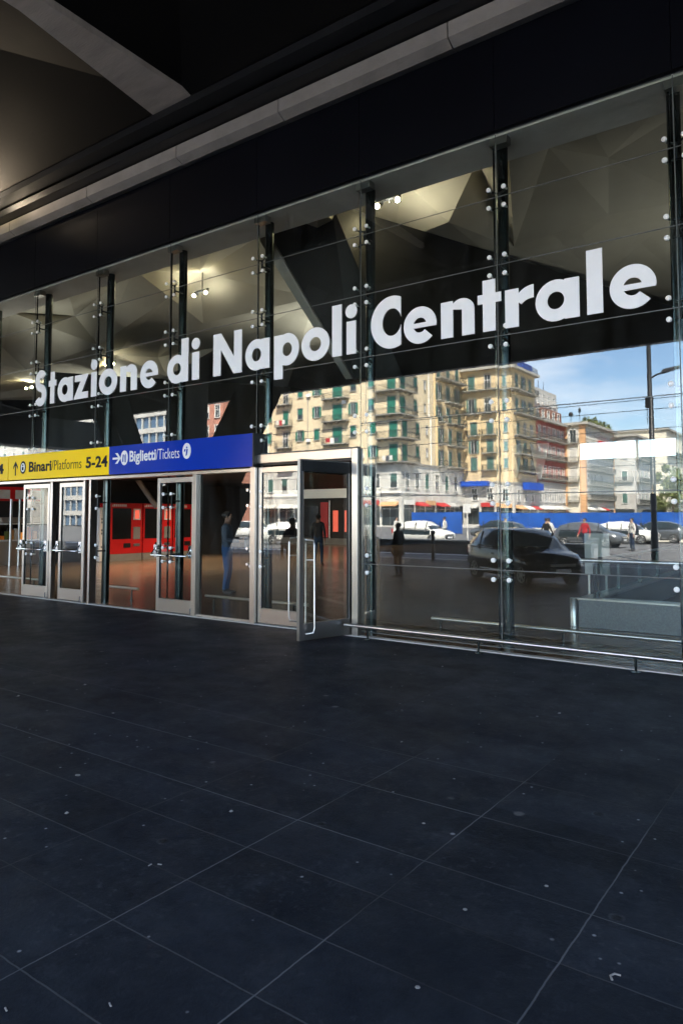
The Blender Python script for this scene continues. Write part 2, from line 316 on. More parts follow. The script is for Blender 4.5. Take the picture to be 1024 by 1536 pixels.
# faceted inner ceiling: plates folded between low tips and high ridges
CV=[(2.0,0.72,6.6),(0.2,0.72,6.6),(-1.45,0.72,6.6),(-2.6,0.72,6.6),(-3.6,0.72,6.6),(-4.6,0.72,6.6),(-5.6,0.72,6.6),(-6.8,0.72,6.6),(-8.0,0.72,6.6),(-9.5,0.72,6.6),(-11.5,0.72,6.6),(-13.7,0.72,6.6),(-16.0,0.72,6.6),(-19.0,0.72,6.6),(-23.0,0.72,6.6),(-19.85,2.87,7.6),(-18.7,4.21,7.6),(-18.96,5.22,6.95),(-18.91,3.49,7.15),(-24.29,5.94,6.95),(-25.01,4.35,7.6),(-24.34,5.07,7.6),(-24.86,5.12,7.1),(-14.02,2.73,7.6),(-13.12,4.03,7.7),(-14.45,5.39,6.95),(-14.0,3.83,7.2),(-10.62,5.5,7.0),(-9.89,2.76,7.5),(-9.72,1.49,7.2),(-7.19,2.64,7.6),(-6.53,2.85,7.75),(-5.1,3.0,7.75),(-5.83,3.32,6.95),(-7.3,3.81,7.05),(-8.02,3.56,7.0),(-6.03,6.01,7.05),(-3.7,2.57,7.35),(-3.12,3.73,7.5),(-3.56,5.29,7.2),(-4.24,5.95,7.2),(-4.72,5.67,7.22),(-2.16,5.56,7.2),(-1.58,2.66,7.4),(-5.56,5.69,7.15),(-22.03,8.17,7.6),(-21.07,9.27,7.6),(-21.13,9.75,6.95),(-18.0,5.78,7.3),(-17.68,9.17,7.5),(-19.82,15.24,7.1),(-15.25,8.25,7.4),(-11.16,8.93,7.5),(-8.85,7.94,7.4),(-4.83,9.22,7.3),(-3.06,11.77,7.3),(-17.56,18.61,7.2),(-7.95,20.07,7.2),(-27.56,11.34,7.2),(-34.56,8.52,7.2),(-24.41,16.64,7.3),(-12.37,17.46,7.3),(-4.67,23.06,7.3),(-3.51,7.51,7.35),(-29.99,9.55,7.5)]
CF=[(20,59,13),(14,13,59),(20,13,12),(12,15,20),(15,21,20),(21,22,20),(59,20,22),(45,58,17),(16,17,18),(19,18,17),(64,19,17),(17,58,64),(15,12,11),(21,15,18),(18,19,21),(22,21,19),(19,64,22),(59,22,64),(64,58,59),(23,10,9),(9,24,23),(24,26,23),(46,48,26),(8,28,29),(49,25,51),(60,49,51),(51,50,60),(9,10,29),(24,9,29),(29,28,24),(24,28,27),(26,24,25),(46,26,25),(25,49,46),(47,46,49),(49,60,47),(13,14,29),(12,13,29),(11,12,29),(29,10,11),(10,23,11),(16,11,23),(17,16,23),(45,17,48),(48,46,45),(46,47,45),(58,45,47),(47,60,58),(59,58,60),(30,35,7),(27,7,35),(30,7,6),(30,6,31),(35,30,34),(34,52,35),(27,35,52),(31,5,32),(4,32,5),(36,53,34),(36,61,53),(5,31,6),(31,33,34),(52,34,53),(53,61,52),(56,52,61),(3,38,37),(41,40,54),(44,41,54),(63,39,42),(62,1,0),(1,62,55),(1,43,2),(43,1,42),(1,55,42),(63,42,55),(38,3,2),(2,43,38),(43,42,38),(42,39,38),(37,38,39),(40,41,39),(39,63,40),(54,40,63),(63,55,54),(57,54,55),(55,62,57),(3,37,4),(32,4,44),(33,32,44),(36,33,44),(44,54,36),(54,57,36),(61,36,57),(56,61,57),(57,62,56),(0,1,29),(1,2,29),(2,3,29),(3,4,29),(4,5,29),(5,6,29),(6,7,29),(8,29,7),(28,8,7),(7,27,28),(50,51,27),(27,52,50),(52,56,50),(60,50,56),(16,18,15),(11,16,15),(51,25,27),(25,24,27),(34,30,31),(33,31,32),(33,36,34),(41,44,39),(37,39,44),(4,37,44),(26,48,17),(23,26,17)]
c = MB()
for f_ in CF:
    if 29 in f_ and any(q < 8 for q in f_): continue
    tri(c, *[CV[q] for q in f_])
c.build('faceted_ceiling', M['plaster'], st)
MB().box(-46,7,.75,30,8.5,8.6).build('upper_ceiling', M['darkwall'], st)
MB().hexa([(-17.9,2.9,3.0),(-14,8.6,3.0),(-13,20,3.0),(-25,20,3.0),(-22,6,3.0)],[(-17.9,2.9,5.6),(-14,8.6,5.6),(-13,20,5.6),(-25,20,5.6),(-22,6,5.6)]).build('black_bulkhead', M['blackpanel'], st)
# black clad volume hanging under the ceiling
MB().hexa([(-7.0,2.0,4.0),(-6.2,2.3,4.0),(-3.0,12,3.9),(-7.0,14,3.9)], [(-8.7,1.55,7.0),(-7.15,1.55,7.0),(-3.4,12,6.95),(-9.5,14,6.95)]).build('black_volume', M['blackpanel'], st)
MB().hexa([(-7.14,1.95,4.0),(-7.02,1.98,4.0),(-7.02,2.3,4.0),(-7.14,2.3,4.0)], [(-8.98,1.5,7.0),(-8.72,1.53,7.0),(-8.72,1.9,7.0),(-8.98,1.9,7.0)]).build('grey_rib', M['concrete'], st)

# canopy pillar with spreading legs (seen mirrored in the glass)
pil = thing('canopy_pillar', 'black faceted pillar whose legs spread up under the canopy', 'pillar', (-16.5,-7.3,0))
def leg(b0, b1, t0, t1, name='leg'):
    MB().hexa([(b0,-.45,2.6),(b1,-.45,2.6),(b1,.45,2.6),(b0,.45,2.6)], [(t0,-.45,7.95),(t1,-.45,7.95),(t1,.45,7.95),(t0,.45,7.95)]).build(name, M['blackpanel'], pil)
MB().hexa([(-.5,-.4,0),(.45,-.4,0),(.45,.4,0),(-.5,.4,0)], [(-3.4,-.5,2.6),(1.9,-.5,2.6),(1.9,.5,2.6),(-3.4,.5,2.6)]).build('trunk', M['blackpanel'], pil)
leg(.0,1.25,3.6,4.6); leg(-1.2,-.3,-1.1,-.15); leg(-3.3,-2.6,-7.0,-5.4)

# floodlight outside the frame whose glow shows on the canopy
fl = thing('floodlight', 'floodlight on the gutter beam washing the canopy underside at its far end', 'lamp', (-14.2,-1.05,7.65))
MB().box(-.14,.14,-.1,.1,-.06,.04).box(-.02,.02,-.02,.02,-.06,-.03).build('housing', M['black'], fl); MB().box(-.12,.12,-.08,.08,.041,.05).build('lens', M['lampglow'], fl)
def spot(loc, target, power, size, col=(1,.88,.68), r=.08, blend=.6):
    l = bpy.data.lights.new('lamp_or_fill_light', 'SPOT'); l.energy = power; l.spot_size = R(size); l.color = col; l.shadow_soft_size = r; l.spot_blend = blend
    o = bpy.data.objects.new('lamp_or_fill_light', l); COL.objects.link(o); o.location = loc
    o.rotation_euler = (Vector(target)-Vector(loc)).to_track_quat('-Z','Y').to_euler(); return o
spot((-14.2,-1.05,7.73), (-13.6,-1.2,8.6), 38, 165, (1,.80,.58), .04, 1.)

# ------------------------------------------------------------------ glass facade
fa = thing('glass_facade', 'point-fixed glass wall on dark tubular posts mirroring the square', 'glass wall')
UP = [2.885,3.80,4.68,5.53,6.33]; LO = [.06,.97,1.88,2.885]
G = .006
PR = random.Random(11)
def pane(x0, x1, z0, z1, parent=fa, y=0., name='glass_pane', t=.010):
    mb = MB(); x0, x1 = min(x0,x1)+G, max(x0,x1)-G; z0 += G; z1 -= G; ta, tb = PR.gauss(0,.0011), PR.gauss(0,.0012)
    w_, h_ = (x1-x0)/2, (z1-z0)/2
    mb.add([(x0,y-ta*w_-tb*h_,z0),(x1,y+ta*w_-tb*h_,z0),(x1,y+ta*w_+tb*h_,z1),(x0,y-ta*w_+tb*h_,z1)], [(0,1,2,3)], 0)
    mb.add([(x0,y,z0),(x1,y,z0),(x1,y+t,z0),(x0,y+t,z0),(x0,y,z1),(x1,y,z1),(x1,y+t,z1),(x0,y+t,z1)], [(3,2,6,7),(0,3,7,4),(1,5,6,2),(0,1,2,3),(4,7,6,5)], 1)
    return mb.build(name, [M['pane'], M['panein']], parent)
jn = MB()
for bi, (a, b) in enumerate(zip(JX[:-1], JX[1:])):
    low = a <= -5.4 and b >= -15.8
    rows = ([2.565] + UP[1:] if abs(a+5.49) < .01 else UP) if low else LO[:-1]+UP
    for z0, z1 in zip(rows[:-1], rows[1:]): pane(a, b, z0, z1)
    for z in rows: jn.box(b+.01, a-.01, .002, .009, z-.0045, z+.0045)
    jn.box(a-.0045, a+.0045, .0021, .0091, rows[0], 6.33)
jn.build('glazing_joint', M['joint'], fa)
colm = MB(); colm.tube([(0,0,0),(0,0,6.34)], .072, 24); colm.box(-.010,.010,-.27,-.25,0,6.3)
fit = MB()
for sx in (-.098,.098):
    for sz in (-.115,.115):
        fit.tube([(0+.1*(.06 if sx>0 else -.06),-.235,sz*.75),(sx,-.27,sz)], .011, 6)
fit.tube([(0,-.24,-.1),(0,-.24,.1)], .016, 8); fit.tube([(0,-.24,0),(0,-.06,0)], .014, 8)
for sx in (-.098,.098):
    for sz in (-.115,.115):
        fit.tube([(sx,-.255,sz),(sx,-.353,sz)], .012, 8, 1); fit.tube([(sx,-.335,sz),(sx,-.352,sz),(sx,-.360,sz)], [.030,.029,.016], 14, 1, smooth=False)
first = None
for i, x in enumerate(JX[1:11]):
    if first is None:
        col = colm.build('support_post', M['darksteel'], fa); first = col
    else: col = cp(first, fa)
    col.location = (x-.06, .345, 0)
    zs = [.97,1.88,2.885,3.80,4.68,5.53] if (x > -5.6) else [2.885,3.80,4.68,5.53]
    if x < -5.6: zs = [.97,1.88]+zs
    for z in zs:
        if i == 0 and z == zs[0]:
            ff = fit.build('glass_bracket', [M['black'], M['disc']], col)
        else: ff = cp(ff, col)
        ff.location = (.06,0,z)
    bb = MB().box(-.03,.20,-.33,-.20,6.20,6.30).build('head_bracket', M['satin'], col); bb.location = (0,0,0)

# ------------------------------------------------------------------ entrances
def leaf_parts(parent, w, h=2.36, dark=False):
    """door leaf in local coords: x 0..w, hinge at 0"""
    fr = MB(); d = .028
    fr.box(0,.065,-d,d,.02,h).box(w-.065,w,-d,d,.02,h).box(.066,w-.066,-d,d,.02,.235).box(.066,w-.066,-d,d,h-.085,h)
    o = fr.build('door_leaf', M['leafsteel' if dark else 'satin'], parent, bevel=.004)
    gp = MB(); gp.add([(.066,-.004,.236),(w-.066,-.004,.236),(w-.066,-.004,h-.086),(.066,-.004,h-.086)], [(0,1,2,3)], 0)
    gp.build('glass_panel', [M['door_glass']], o)
    MB().box(.066,.074,-.012,.012,.236,h-.086).box(w-.074,w-.066,-.012,.012,.236,h-.086).build('gasket', M['rubber'], o)
    return o
def push_bar(o, w, y):
    b = MB(); s = 1 if y > 0 else -1
    b.box(.0,.07,s*.029,s*.09,.93,1.14).box(w-.07,w,s*.029,s*.09,.93,1.14)
    b.tube([(.035,s*.08,1.08),(.03,s*.15,.99),(.035,s*.17,.965),(w-.035,s*.17,.965),(w-.03,s*.15,.99),(w-.035,s*.08,1.08)], .015, 10)
    return b.build('push_bar', M['polished'], o)
def pull(o, x, y):
    s = 1 if y > 0 else -1
    return MB().tube([(x+.06,s*.03,1.31),(x,s*.11,1.30),(x-.01,s*.12,1.24),(x-.012,s*.12,.18),(x+.0,s*.115,.12),(x+.06,s*.03,.10)], .0115, 10).tube([(x-.01,s*.12,1.05),(x+.06,s*.03,1.05)], .009, 8).build('pull_handle', M['steel'], o)
pr = thing('entrance_portal', 'steel framed entrance with its outer leaf swung open towards the square', 'entrance', (0,0,0))
MB().box(-7.485,-7.385,-.07,.11,0,2.545).box(-5.595,-5.50,-.07,.11,0,2.545).box(-7.374,-5.601,-.075,.11,2.415,2.545).build('frame', M['satin'], pr, bevel=.004)
MB().box(-7.374,-5.601,-.03,.08,2.385,2.414).build('head_stop', M['black'], pr)
o = leaf_parts(pr, .83); o.location = (-7.37,.02,0); pull(o, .70, -1); pull(o, .66, 1)
o = leaf_parts(pr, .90, dark=True); o.location = (-5.635,-.02,0); o.rotation_euler = (0,0,R(180+76)); pull(o, .74, 1); pull(o, .70, -1); MB().box(.05,.87,.0285,.034,2.20,2.34).build('closer', M['black'], o)
pl = thing('entrance_portal', 'wide entrance under the yellow and blue boards with crash bar doors', 'entrance', (0,0,0))
MB().box(-16.2,-7.495,-.05,.12,2.30,2.352).box(-8.785,-8.70,-.05,.10,0,2.299).box(-11.60,-11.545,-.05,.10,0,2.299).box(-11.72,-11.66,.03,.13,0,2.299).box(-11.82,-11.775,-.02,.10,0,2.299).box(-15.2,-15.1,-.05,.1,0,2.299).box(-12.95,-12.87,.0,.10,0,2.299).build('frame', M['satin'], pl, bevel=.003)
for x, wd in ((-13.92,.95),(-12.63,.82),(-9.72,.93)):
    o = leaf_parts(pl, wd, 2.27); o.location = (x,.03,0); push_bar(o, wd, -.1)
    ch = MB().tube([(wd-.05,-.05,.02),(wd-.05,-.05,.12)], .012, 8).build('floor_bolt', M['polished'], o)
mb = MB(); mb.add([(-8.70,.0,.04),(-7.492,.0,.04),(-7.492,.0,2.299),(-8.70,.0,2.299)], [(0,1,2,3)]); mb.build('side_light', M['pane'], pl)
MB().box(-8.70,-7.492,-.02,.02,.0,.039).build('sill', M['steel'], pl)
mb = MB()
for z in (1.9,1.0):
    mb.tube([(-7.60,-.012,z+.12),(-7.60,.05,z+.12)], .024, 10); mb.tube([(-7.60,-.012,z-.12),(-7.60,.05,z-.12)], .024, 10)
mb.build('clamp_disc', M['polished'], pl)
MB().add([(-17.7,.0,.04),(-15.2,.0,.04),(-15.2,.0,2.299),(-17.7,.0,2.299)], [(0,1,2,3)]).build('side_light', M['pane'], pl)

# ------------------------------------------------------------------ lettering geometry
def ell(cx, cz, rx, rz, a0, a1, n=28): return [(cx+rx*math.cos(R(a0+(a1-a0)*i/n)), cz+rz*math.sin(R(a0+(a1-a0)*i/n))) for i in range(n+1)]
def glyph(ch, w):
    """list of outlines; an outline is [outer, hole...]; x 0..w, baseline 0"""
    xh, st_, asc, cap = .465, .17, .735, .685
    ov = .012
    def ring(x0, x1): 
        cx, rx = (x0+x1)/2, (x1-x0)/2; return [ell(cx, xh/2, rx, xh/2+ov, 0, 360), ell(cx, xh/2, rx*.41, (xh/2+ov)*.42, 0, 360)]
    rect = lambda x0, x1, z0, z1: [[(x0,z0),(x1,z0),(x1,z1),(x0,z1)]]
    if ch == 'l': return [rect(0,w,0,asc)]
    if ch == 'i': return [rect(.006,w-.006,0,xh), [ell(w/2,.605,.098,.098,0,360)]]
    if ch == 'o': return [ring(0,w)]
    if ch == 'a': return [ring(0,w-.03), rect(w-st_,w,0,xh)]
    if ch == 'd': return [ring(0,w-.03), rect(w-st_,w,0,asc)]
    if ch == 'p': return [ring(.03,w), rect(0,st_,-.205,xh)]
    if ch == 'n':
        r = (w-st_*.75)/2; cx = w-r
        return [rect(0,st_,0,xh), [ell(cx,xh-r*.86,r,r*.86+ov,165,0) + [(w,0),(w-st_,0)] + ell(cx,xh-r*.86,r-st_,max(.06,r*.86+ov-st_*.95),0,165)]]
    if ch == 'e':
        rx, rz = w/2, xh/2+ov; cx, cz = w/2, xh/2
        return [[ell(cx,cz,rx,rz,-4,318,40)+ell(cx,cz,rx*.40,rz*.40,318,-4,40)], rect(cx-rx*.5,w-.004,cz-.035,cz+.028)]
    if ch == 't': return [rect(w*.22,w*.22+min(st_,w*.54),0,.64), rect(0,w,xh-.115,xh+.002)]
    if ch == 'r': return [rect(0,st_,0,xh), [ell(w+.01,.20,w-st_*.45,xh-.20+ov,150,90,12)+ell(w+.01,.20,w-st_,xh-.20+ov-st_*.92,90,150,12)]]
    if ch == 'z': return [[[(0.01,xh),(w,xh),(w-.005,xh-.03),(.235,.125),(w,.125),(w,0),(-.015,0),(-.01,.03),(.20,xh-.125),(.01,xh-.125)]]]
    if ch == 'N': return [[[(0,0),(0,cap),(.175,cap),(w-st_,.27),(w-st_,cap),(w,cap),(w,0),(w-.175,0),(st_,.42),(st_,0)]]]
    if ch == 'C':
        rx, rz = w*.70, cap/2+.014; cx, cz = rx, cap/2
        a = math.degrees(math.acos((w-cx)/rx)); ri, rzi = rx-.185, rz-.17
        b = math.degrees(math.acos(min(1,(w-cx)/ri)))
        return [[ell(cx,cz,rx,rz,a,360-a,44)+ell(cx,cz,ri,rzi,360-b,b,44)]]
    if ch == 'S':
        cx = w/2; top = ell(cx+.005,.498,w/2-.088,.142,30,268,20); bot = ell(cx-.003,.207,w/2-.082,.146,88,-152,20)
        P = [Vector(p) for p in top]+[Vector(p) for p in bot]
        h = .080; Lf, Rt = [], []
        for i, p in enumerate(P):
            d = (P[min(i+1,len(P)-1)]-P[max(i-1,0)]).normalized(); n = Vector((-d.y,d.x)); Lf.append(tuple(p+n*h)); Rt.append(tuple(p-n*h))
        return [[Lf+Rt[::-1]]]
def flat_mesh(outlines, depth):
    """2D filled curve -> mesh in xz plane, extruded towards -y"""
    res = MB()
    for k, ol in enumerate(outlines):
        cu = bpy.data.curves.new('outline', 'CURVE'); cu.dimensions = '2D'; cu.fill_mode = 'BOTH'; cu.extrude = depth/2 + .0007*k
        for ring in ol:
            if (abs(ring[0][0]-ring[-1][0])+abs(ring[0][1]-ring[-1][1])) < 1e-6: ring = ring[:-1]
            sp = cu.splines.new('POLY'); sp.points.add(len(ring)-1)
            for p, q in zip(sp.points, ring): p.co = (q[0], q[1], 0, 1)
            sp.use_cyclic_u = True
        ob = bpy.data.objects.new('outline', cu); me = ob.to_mesh()
        res.add([(v.co.x, -v.co.z, v.co.y) for v in me.vertices], [tuple(p.vertices) for p in me.polygons])
        ob.to_mesh_clear(); bpy.data.objects.remove(ob); bpy.data.curves.remove(cu)
    return res
sg = thing('station_lettering', 'large white station name lettering fixed to the upper glass panes', 'lettering', (0,-.0,3.872))
LET = [('S',-13.575,.42),('t',-13.075,.262),('a',-12.758,.514),('z',-12.196,.439),('i',-11.665,.182),('o',-11.411,.545),('n',-10.78,.474),('e',-10.215,.485),
 ('d',-9.495,.527),('i',-8.88,.182),('N',-8.373,.635),('a',-7.66,.50),('p',-7.065,.485),('o',-6.532,.515),('l',-5.97,.168),('i',-5.724,.172),
 ('C',-5.308,.478),('e',-4.788,.488),('n',-4.235,.465),('t',-3.725,.309),('r',-3.366,.348),('a',-2.989,.514),('l',-2.392,.176),('e',-2.143,.485)]
for ch, x, wd in LET:
    o = flat_mesh(glyph(ch, wd), .008).build('letter', M['vinyl'], sg); o.location = (x,-.012,0)

# ------------------------------------------------------------------ boards
def text_mesh(s, size, bold=0., sx=1., m=0):
    cu = bpy.data.curves.new('words', 'FONT'); cu.body = s; cu.size = size; cu.offset = bold; cu.extrude = .002; cu.space_character = 1.02; cu.resolution_u = 4
    ob = bpy.data.objects.new('words', cu); me = ob.to_mesh()
    r = MB(); r.add([(v.co.x*sx, -v.co.z, v.co.y) for v in me.vertices], [tuple(p.vertices) for p in me.polygons], m)
    ob.to_mesh_clear(); bpy.data.objects.remove(ob); bpy.data.curves.remove(cu)
    x0 = min(v[0] for v in r.v); x1 = max(v[0] for v in r.v)
    return r, x0, x1
def words(s, xa, xb, z, cap, mat_, parent, bold):
    r, x0, x1 = text_mesh(s, cap/.729*1.0, bold)
    k = (xb-xa)/(x1-x0); r.v = [((v[0]-x0)*k, v[1], v[2]) for v in r.v]
    o = r.build('wording', mat_, parent); o.location = (xa, -.163, z); return o
def shape(outl, x, z, mat_, parent, name='pictogram', y=-.163):
    o = flat_mesh(outl, .003).build(name, mat_, parent); o.location = (x, y, z); return o
def ringsh(r): return [[ell(0,0,r,r*1.12,0,360), ell(0,0,r*.55,r*.62,0,360)]]
yb = thing('direction_board', 'yellow board pointing to platforms 5-24 beside the blue tickets board', 'sign')
MB().box(-14.24,-10.862,-.16,.0,2.365,2.868).build('panel', M['yellow'], yb)
up = [[[(-.018,-.16),(.018,-.16),(.018,.05),(.085,-.03),(.085,.025),(0,.13),(-.085,.025),(-.085,-.03),(-.018,.05)]]]
shape(up, -13.965, 2.615, M['navy'], yb)
shape([[ell(0,0,.105,.13,0,360)]], -13.685, 2.61, M['navy'], yb)
shape([[ell(0,0,.072,.09,0,360)]], -13.685, 2.61, M['white'], yb, y=-.166)
shape([[ell(0,.045,.02,.02,0,360)], [[(-.03,-.06),(.03,-.06),(.03,.01),(-.03,.01)]]], -13.685, 2.61, M['navy'], yb, y=-.169)
words('Binari', -13.465, -12.675, 2.515, .205, M['navy'], yb, .008)
words('/Platforms', -12.665, -11.69, 2.515, .205, M['navy'], yb, -.003)
words('5-24', -11.55, -10.90, 2.515, .205, M['navy'], yb, .008)
yb2 = thing('direction_board', 'yellow board ending in the digit 4 at the frame edge', 'sign')
MB().box(-18.2,-14.262,-.16,.0,2.365,2.868).build('panel', M['yellow'], yb2); words('1-4', -15.07, -14.42, 2.515, .205, M['navy'], yb2, .008)
bb = thing('direction_board', 'blue board pointing to the tickets with white wording', 'sign')
MB().box(-10.858,-7.36,-.16,.0,2.365,2.868).build('panel', M['blue'], bb)
MB().box(-7.359,-7.335,-.162,.002,2.36,2.873).build('end_cap', M['black'], bb)
rt = [[[(b,-a) if False else (b, a) for a, b in [(-.018,-.11),(.018,-.11),(.018,.05),(.095,-.04),(.095,.03),(0,.12),(-.095,.03),(-.095,-.04),(-.018,.05)]]]]
shape(rt, -10.64, 2.645, M['white'], bb)
shape([[ell(0,0,.10,.13,0,360)]], -10.42, 2.645, M['white'], bb)
shape([[[(-.05,-.07),(-.02,-.07),(-.02,.0),(-.01,.06),(-.04,.06)]], [[(.02,-.08),(.045,-.08),(.04,.07),(.01,.04)]]], -10.42, 2.645, M['blue'], bb, y=-.166)
words('Biglietti', -10.275, -9.575, 2.575, .19, M['white'], bb, .006)
words('/Tickets', -9.565, -8.985, 2.575, .19, M['white'], bb, -.002)
shape([[ell(0,0,.10,.13,0,360)]], -8.81, 2.68, M['white'], bb)
shape([[ell(.005,.055,.016,.016,0,360)], [[(-.02,-.08),(.01,-.07),(.03,.03),(0,.03)]], [[(-.06,-.01),(-.03,-.01),(-.02,.03),(-.05,.03)]]], -8.81, 2.68, M['blue'], bb, y=-.166)

# ------------------------------------------------------------------ bumper rails
def rail(x0, x1, y, z, feet, label, rz=0):
    t = thing('bumper_rail', label, 'rail')
    MB().tube([(x0,y,z),(x1,y,z)], .024, 12).build('bar', M['steel'], t)
    for x in feet: MB().tube([(x,y,.001),(x+.004,y,z-.02)], .014, 8).tube([(x,y,0.001),(x,y,.008)], .05, 14).build('foot', M['darksteel'], t)
    return t
rail(-5.62, 2.4, -.20, .165, (-5.25,-3.68,-1.92,-.1,1.7), 'low steel bumper rail outside the glass, right of the open door')
rail(-4.75, 2.4, .62, .23, (-4.62,-2.95,-1.3,.5), 'low steel bumper rail just inside the glass by the granite base')
rail(-9.3, -7.0, .75, .23, (-9.1,-7.3), 'low steel bumper rail inside the side light near the man in jeans')
rail(-12.3, -11.2, .8, .23, (-11.4,-12.2), 'short bumper rail inside the doors under the platforms board')
rail(-17.5, -14.6, .8, .23, (-14.8,-16.5), 'short bumper rail inside the doors at the frame edge')

# ------------------------------------------------------------------ stair balustrade
bal = thing('stair_balustrade', 'glass balustrade with steel handrail on a grey granite base', 'balustrade')
MB().box(-3.36,4.6,2.5,2.74,0,.40).box(-3.36,-3.12,2.741,9,0,.40).build('granite_base', M['granite'], bal, bevel=.008)
MB().box(-3.37,4.6,2.48,2.76,.401,.425).box(-3.37,-3.10,2.761,9,.401,.425).build('coping', M['satin'], bal)
mb = MB()
for a, b in ((-3.05,-2.0),(-1.97,-.9),(-.87,.2),(.23,1.3),(1.33,2.4)): mb.add([(a,2.62,.426),(b,2.62,.426),(b,2.62,.92),(a,2.62,.92)], [(0,1,2,3)])
for a, b in ((2.9,4.2),(4.23,5.6),(5.63,7)): mb.add([(-3.24,a,.426),(-3.24,b,.426),(-3.24,b,.92),(-3.24,a,.92)], [(0,1,2,3)])
mb.build('glass_panel', M['balglass'], bal)
mb = MB()
for x in (-3.16,-3.10,-1.985,-.885,.215,1.315): mb.box(x-.012,x+.012,2.595,2.645,.426,.93)
for y in (4.21,5.61,7): mb.box(-3.265,-3.215,y-.012,y+.012,.426,.93)
mb.build('stanchion', M['darksteel'], bal)
MB().tube([(-3.36,2.62,.965),(4.6,2.62,.965)], .03, 12).tube([(-3.24,2.62,.964),(-3.24,9,.964)], .026, 12).build('handrail', M['steel'], bal)
bo = thing('steel_bollard', 'short brushed steel cylinder at the end of the granite base', 'bollard', (-3.46,2.62,0))
MB().tube([(0,0,0),(0,0,.40),(0,0,.41)], [.062,.062,.05], 20).build('post', M['steel'], bo); MB().tube([(0,0,.411),(0,0,.42)], .064, 20).build('cap', M['polished'], bo)
pn = thing('notice_panel', 'pale standing notice panel beyond the balustrade corner', 'panel', (-3.9,4.6,0))
MB().box(0,.42,-.02,.02,.62,1.32).build('board', M['balwhite'], pn); MB().box(.05,.08,-.015,.015,0,.619).box(.34,.37,-.015,.015,0,.619).build('leg', M['satin'], pn)

# ------------------------------------------------------------------ ticket machines and shop
def machine(y, label):
    t = thing('ticket_machine', label, 'ticket machine', (-22.0,y,0), 0, 'red ticket machines')
    MB().box(-.7,0,.02,1.42,.255,2.13).build('cabinet', M['red'], t, bevel=.015)
    MB().box(-.68,-.01,.03,1.41,0,.254).build('plinth', M['concrete'], t)
    MB().box(.001,.012,.08,.90,.80,1.93).build('screen', M['screen'], t)
    MB().box(.001,.02,1.0,1.32,1.50,1.92).build('poster_frame', M['white'], t)
    MB().box(.021,.024,1.06,1.26,1.55,1.87).build('poster', M['glow3'], t)
    MB().box(.001,.014,1.0,1.32,.78,1.24).build('keypad', M['greywall'], t)
    MB().box(.001,.02,.58,.88,.48,.64).build('slot', M['black'], t)
    MB().box(.001,.02,1.02,1.30,.52,.62).build('coin_tray', M['steel'], t)
    m = MB()
    for k in range(7): m.box(.001,.006,.12+k*.085,.18+k*.085,1.99,2.08)
    m.add([(.004,.05,1.99),(.004,.11,1.99),(.004,.08,2.08)], [(0,1,2)]); m.build('header_mark', M['white'], t)
    return t
m0 = machine(8.0, 'red ticket machine next to the white panel, seen through the open doorway')
for n in range(1,3): 
    lab = ['', 'second red ticket machine from the white panel, behind the crash bar door', 'third red ticket machine from the white panel, deepest in the hall', 'fourth red ticket machine from the white panel, behind the side light', 'last red ticket machine of the row, deepest in the hall'][n]
    tree_copy(m0, (-22.0, 8.0+1.46*n, 0), 0, lab)
ip = thing('information_panel', 'tall white information panel beside the first red machine', 'panel', (-22.0,7.55,0))
MB().box(-.3,0,0,.40,.02,1.95).build('panel', M['white'], ip)
m = MB(); 
m.box(.001,.003,.19,.20,.45,1.6)
for z in (1.5,1.38,1.1,.98,.5): m.box(.001,.005,.06,.33,z,z+.07)
m.build('print', M['greywall'], ip)
dw = thing('partition_wall', 'black partition wall behind the red ticket machines', 'wall')
MB().box(-23.2,-22.9,6.5,15.6,0,6.4).build('wall_panel', M['darkwall'], dw)
MB().tube([(-21.9,10,2.0),(-22.6,7.0,6.0)], .10, 10).build('brace', M['concrete'], dw)
sh = thing('snack_shop', 'snack shop with red fascia and lit counter beyond the left doors', 'shop', (-23.0,3.0,0))
MB().box(-3,-.3,-.5,3.3,0,3.4).build('back_wall', M['darkwall'], sh)
MB().box(-.29,-.05,-.5,3.3,2.15,2.62).build('fascia', M['red'], sh)
mk = MB()
for k in range(6): mk.box(-.049,-.043,-.25+k*.55,.12+k*.55,2.22,2.52); 
mk.build('fascia_mark', M['whitecl'], sh)
MB().box(-.28,.05,-.5,3.3,1.42,1.60).box(-.28,-.02,-.5,3.3,.0,.78).build('counter', M['satin'], sh)
MB().box(-.27,.0,-.45,3.25,.80,1.40).build('food_case', M['screen'], sh)
rf = random.Random(2)
for q in range(22):
    y_ = -.4+q*.165; h_ = .12+.3*rf.random(); MB().box(.002,.05+.06*rf.random(),y_,y_+.13,.86,.86+h_).build('food_tray', M[('tan','orange','glow2','tan','leaf','awnred','whitecl')[rf.randrange(7)]], sh)
MB().box(.0,.14,-.45,3.25,.80,.855).box(.0,.10,-.45,3.25,1.36,1.40).build('shelf', M['white'], sh)
MB().tube([(.35,1.6,0),(.35,1.6,2.2)], .045, 12).tube([(.35,1.9,0),(.35,1.9,2.2)], .045, 12).build('door_pull', M['steel'], sh)
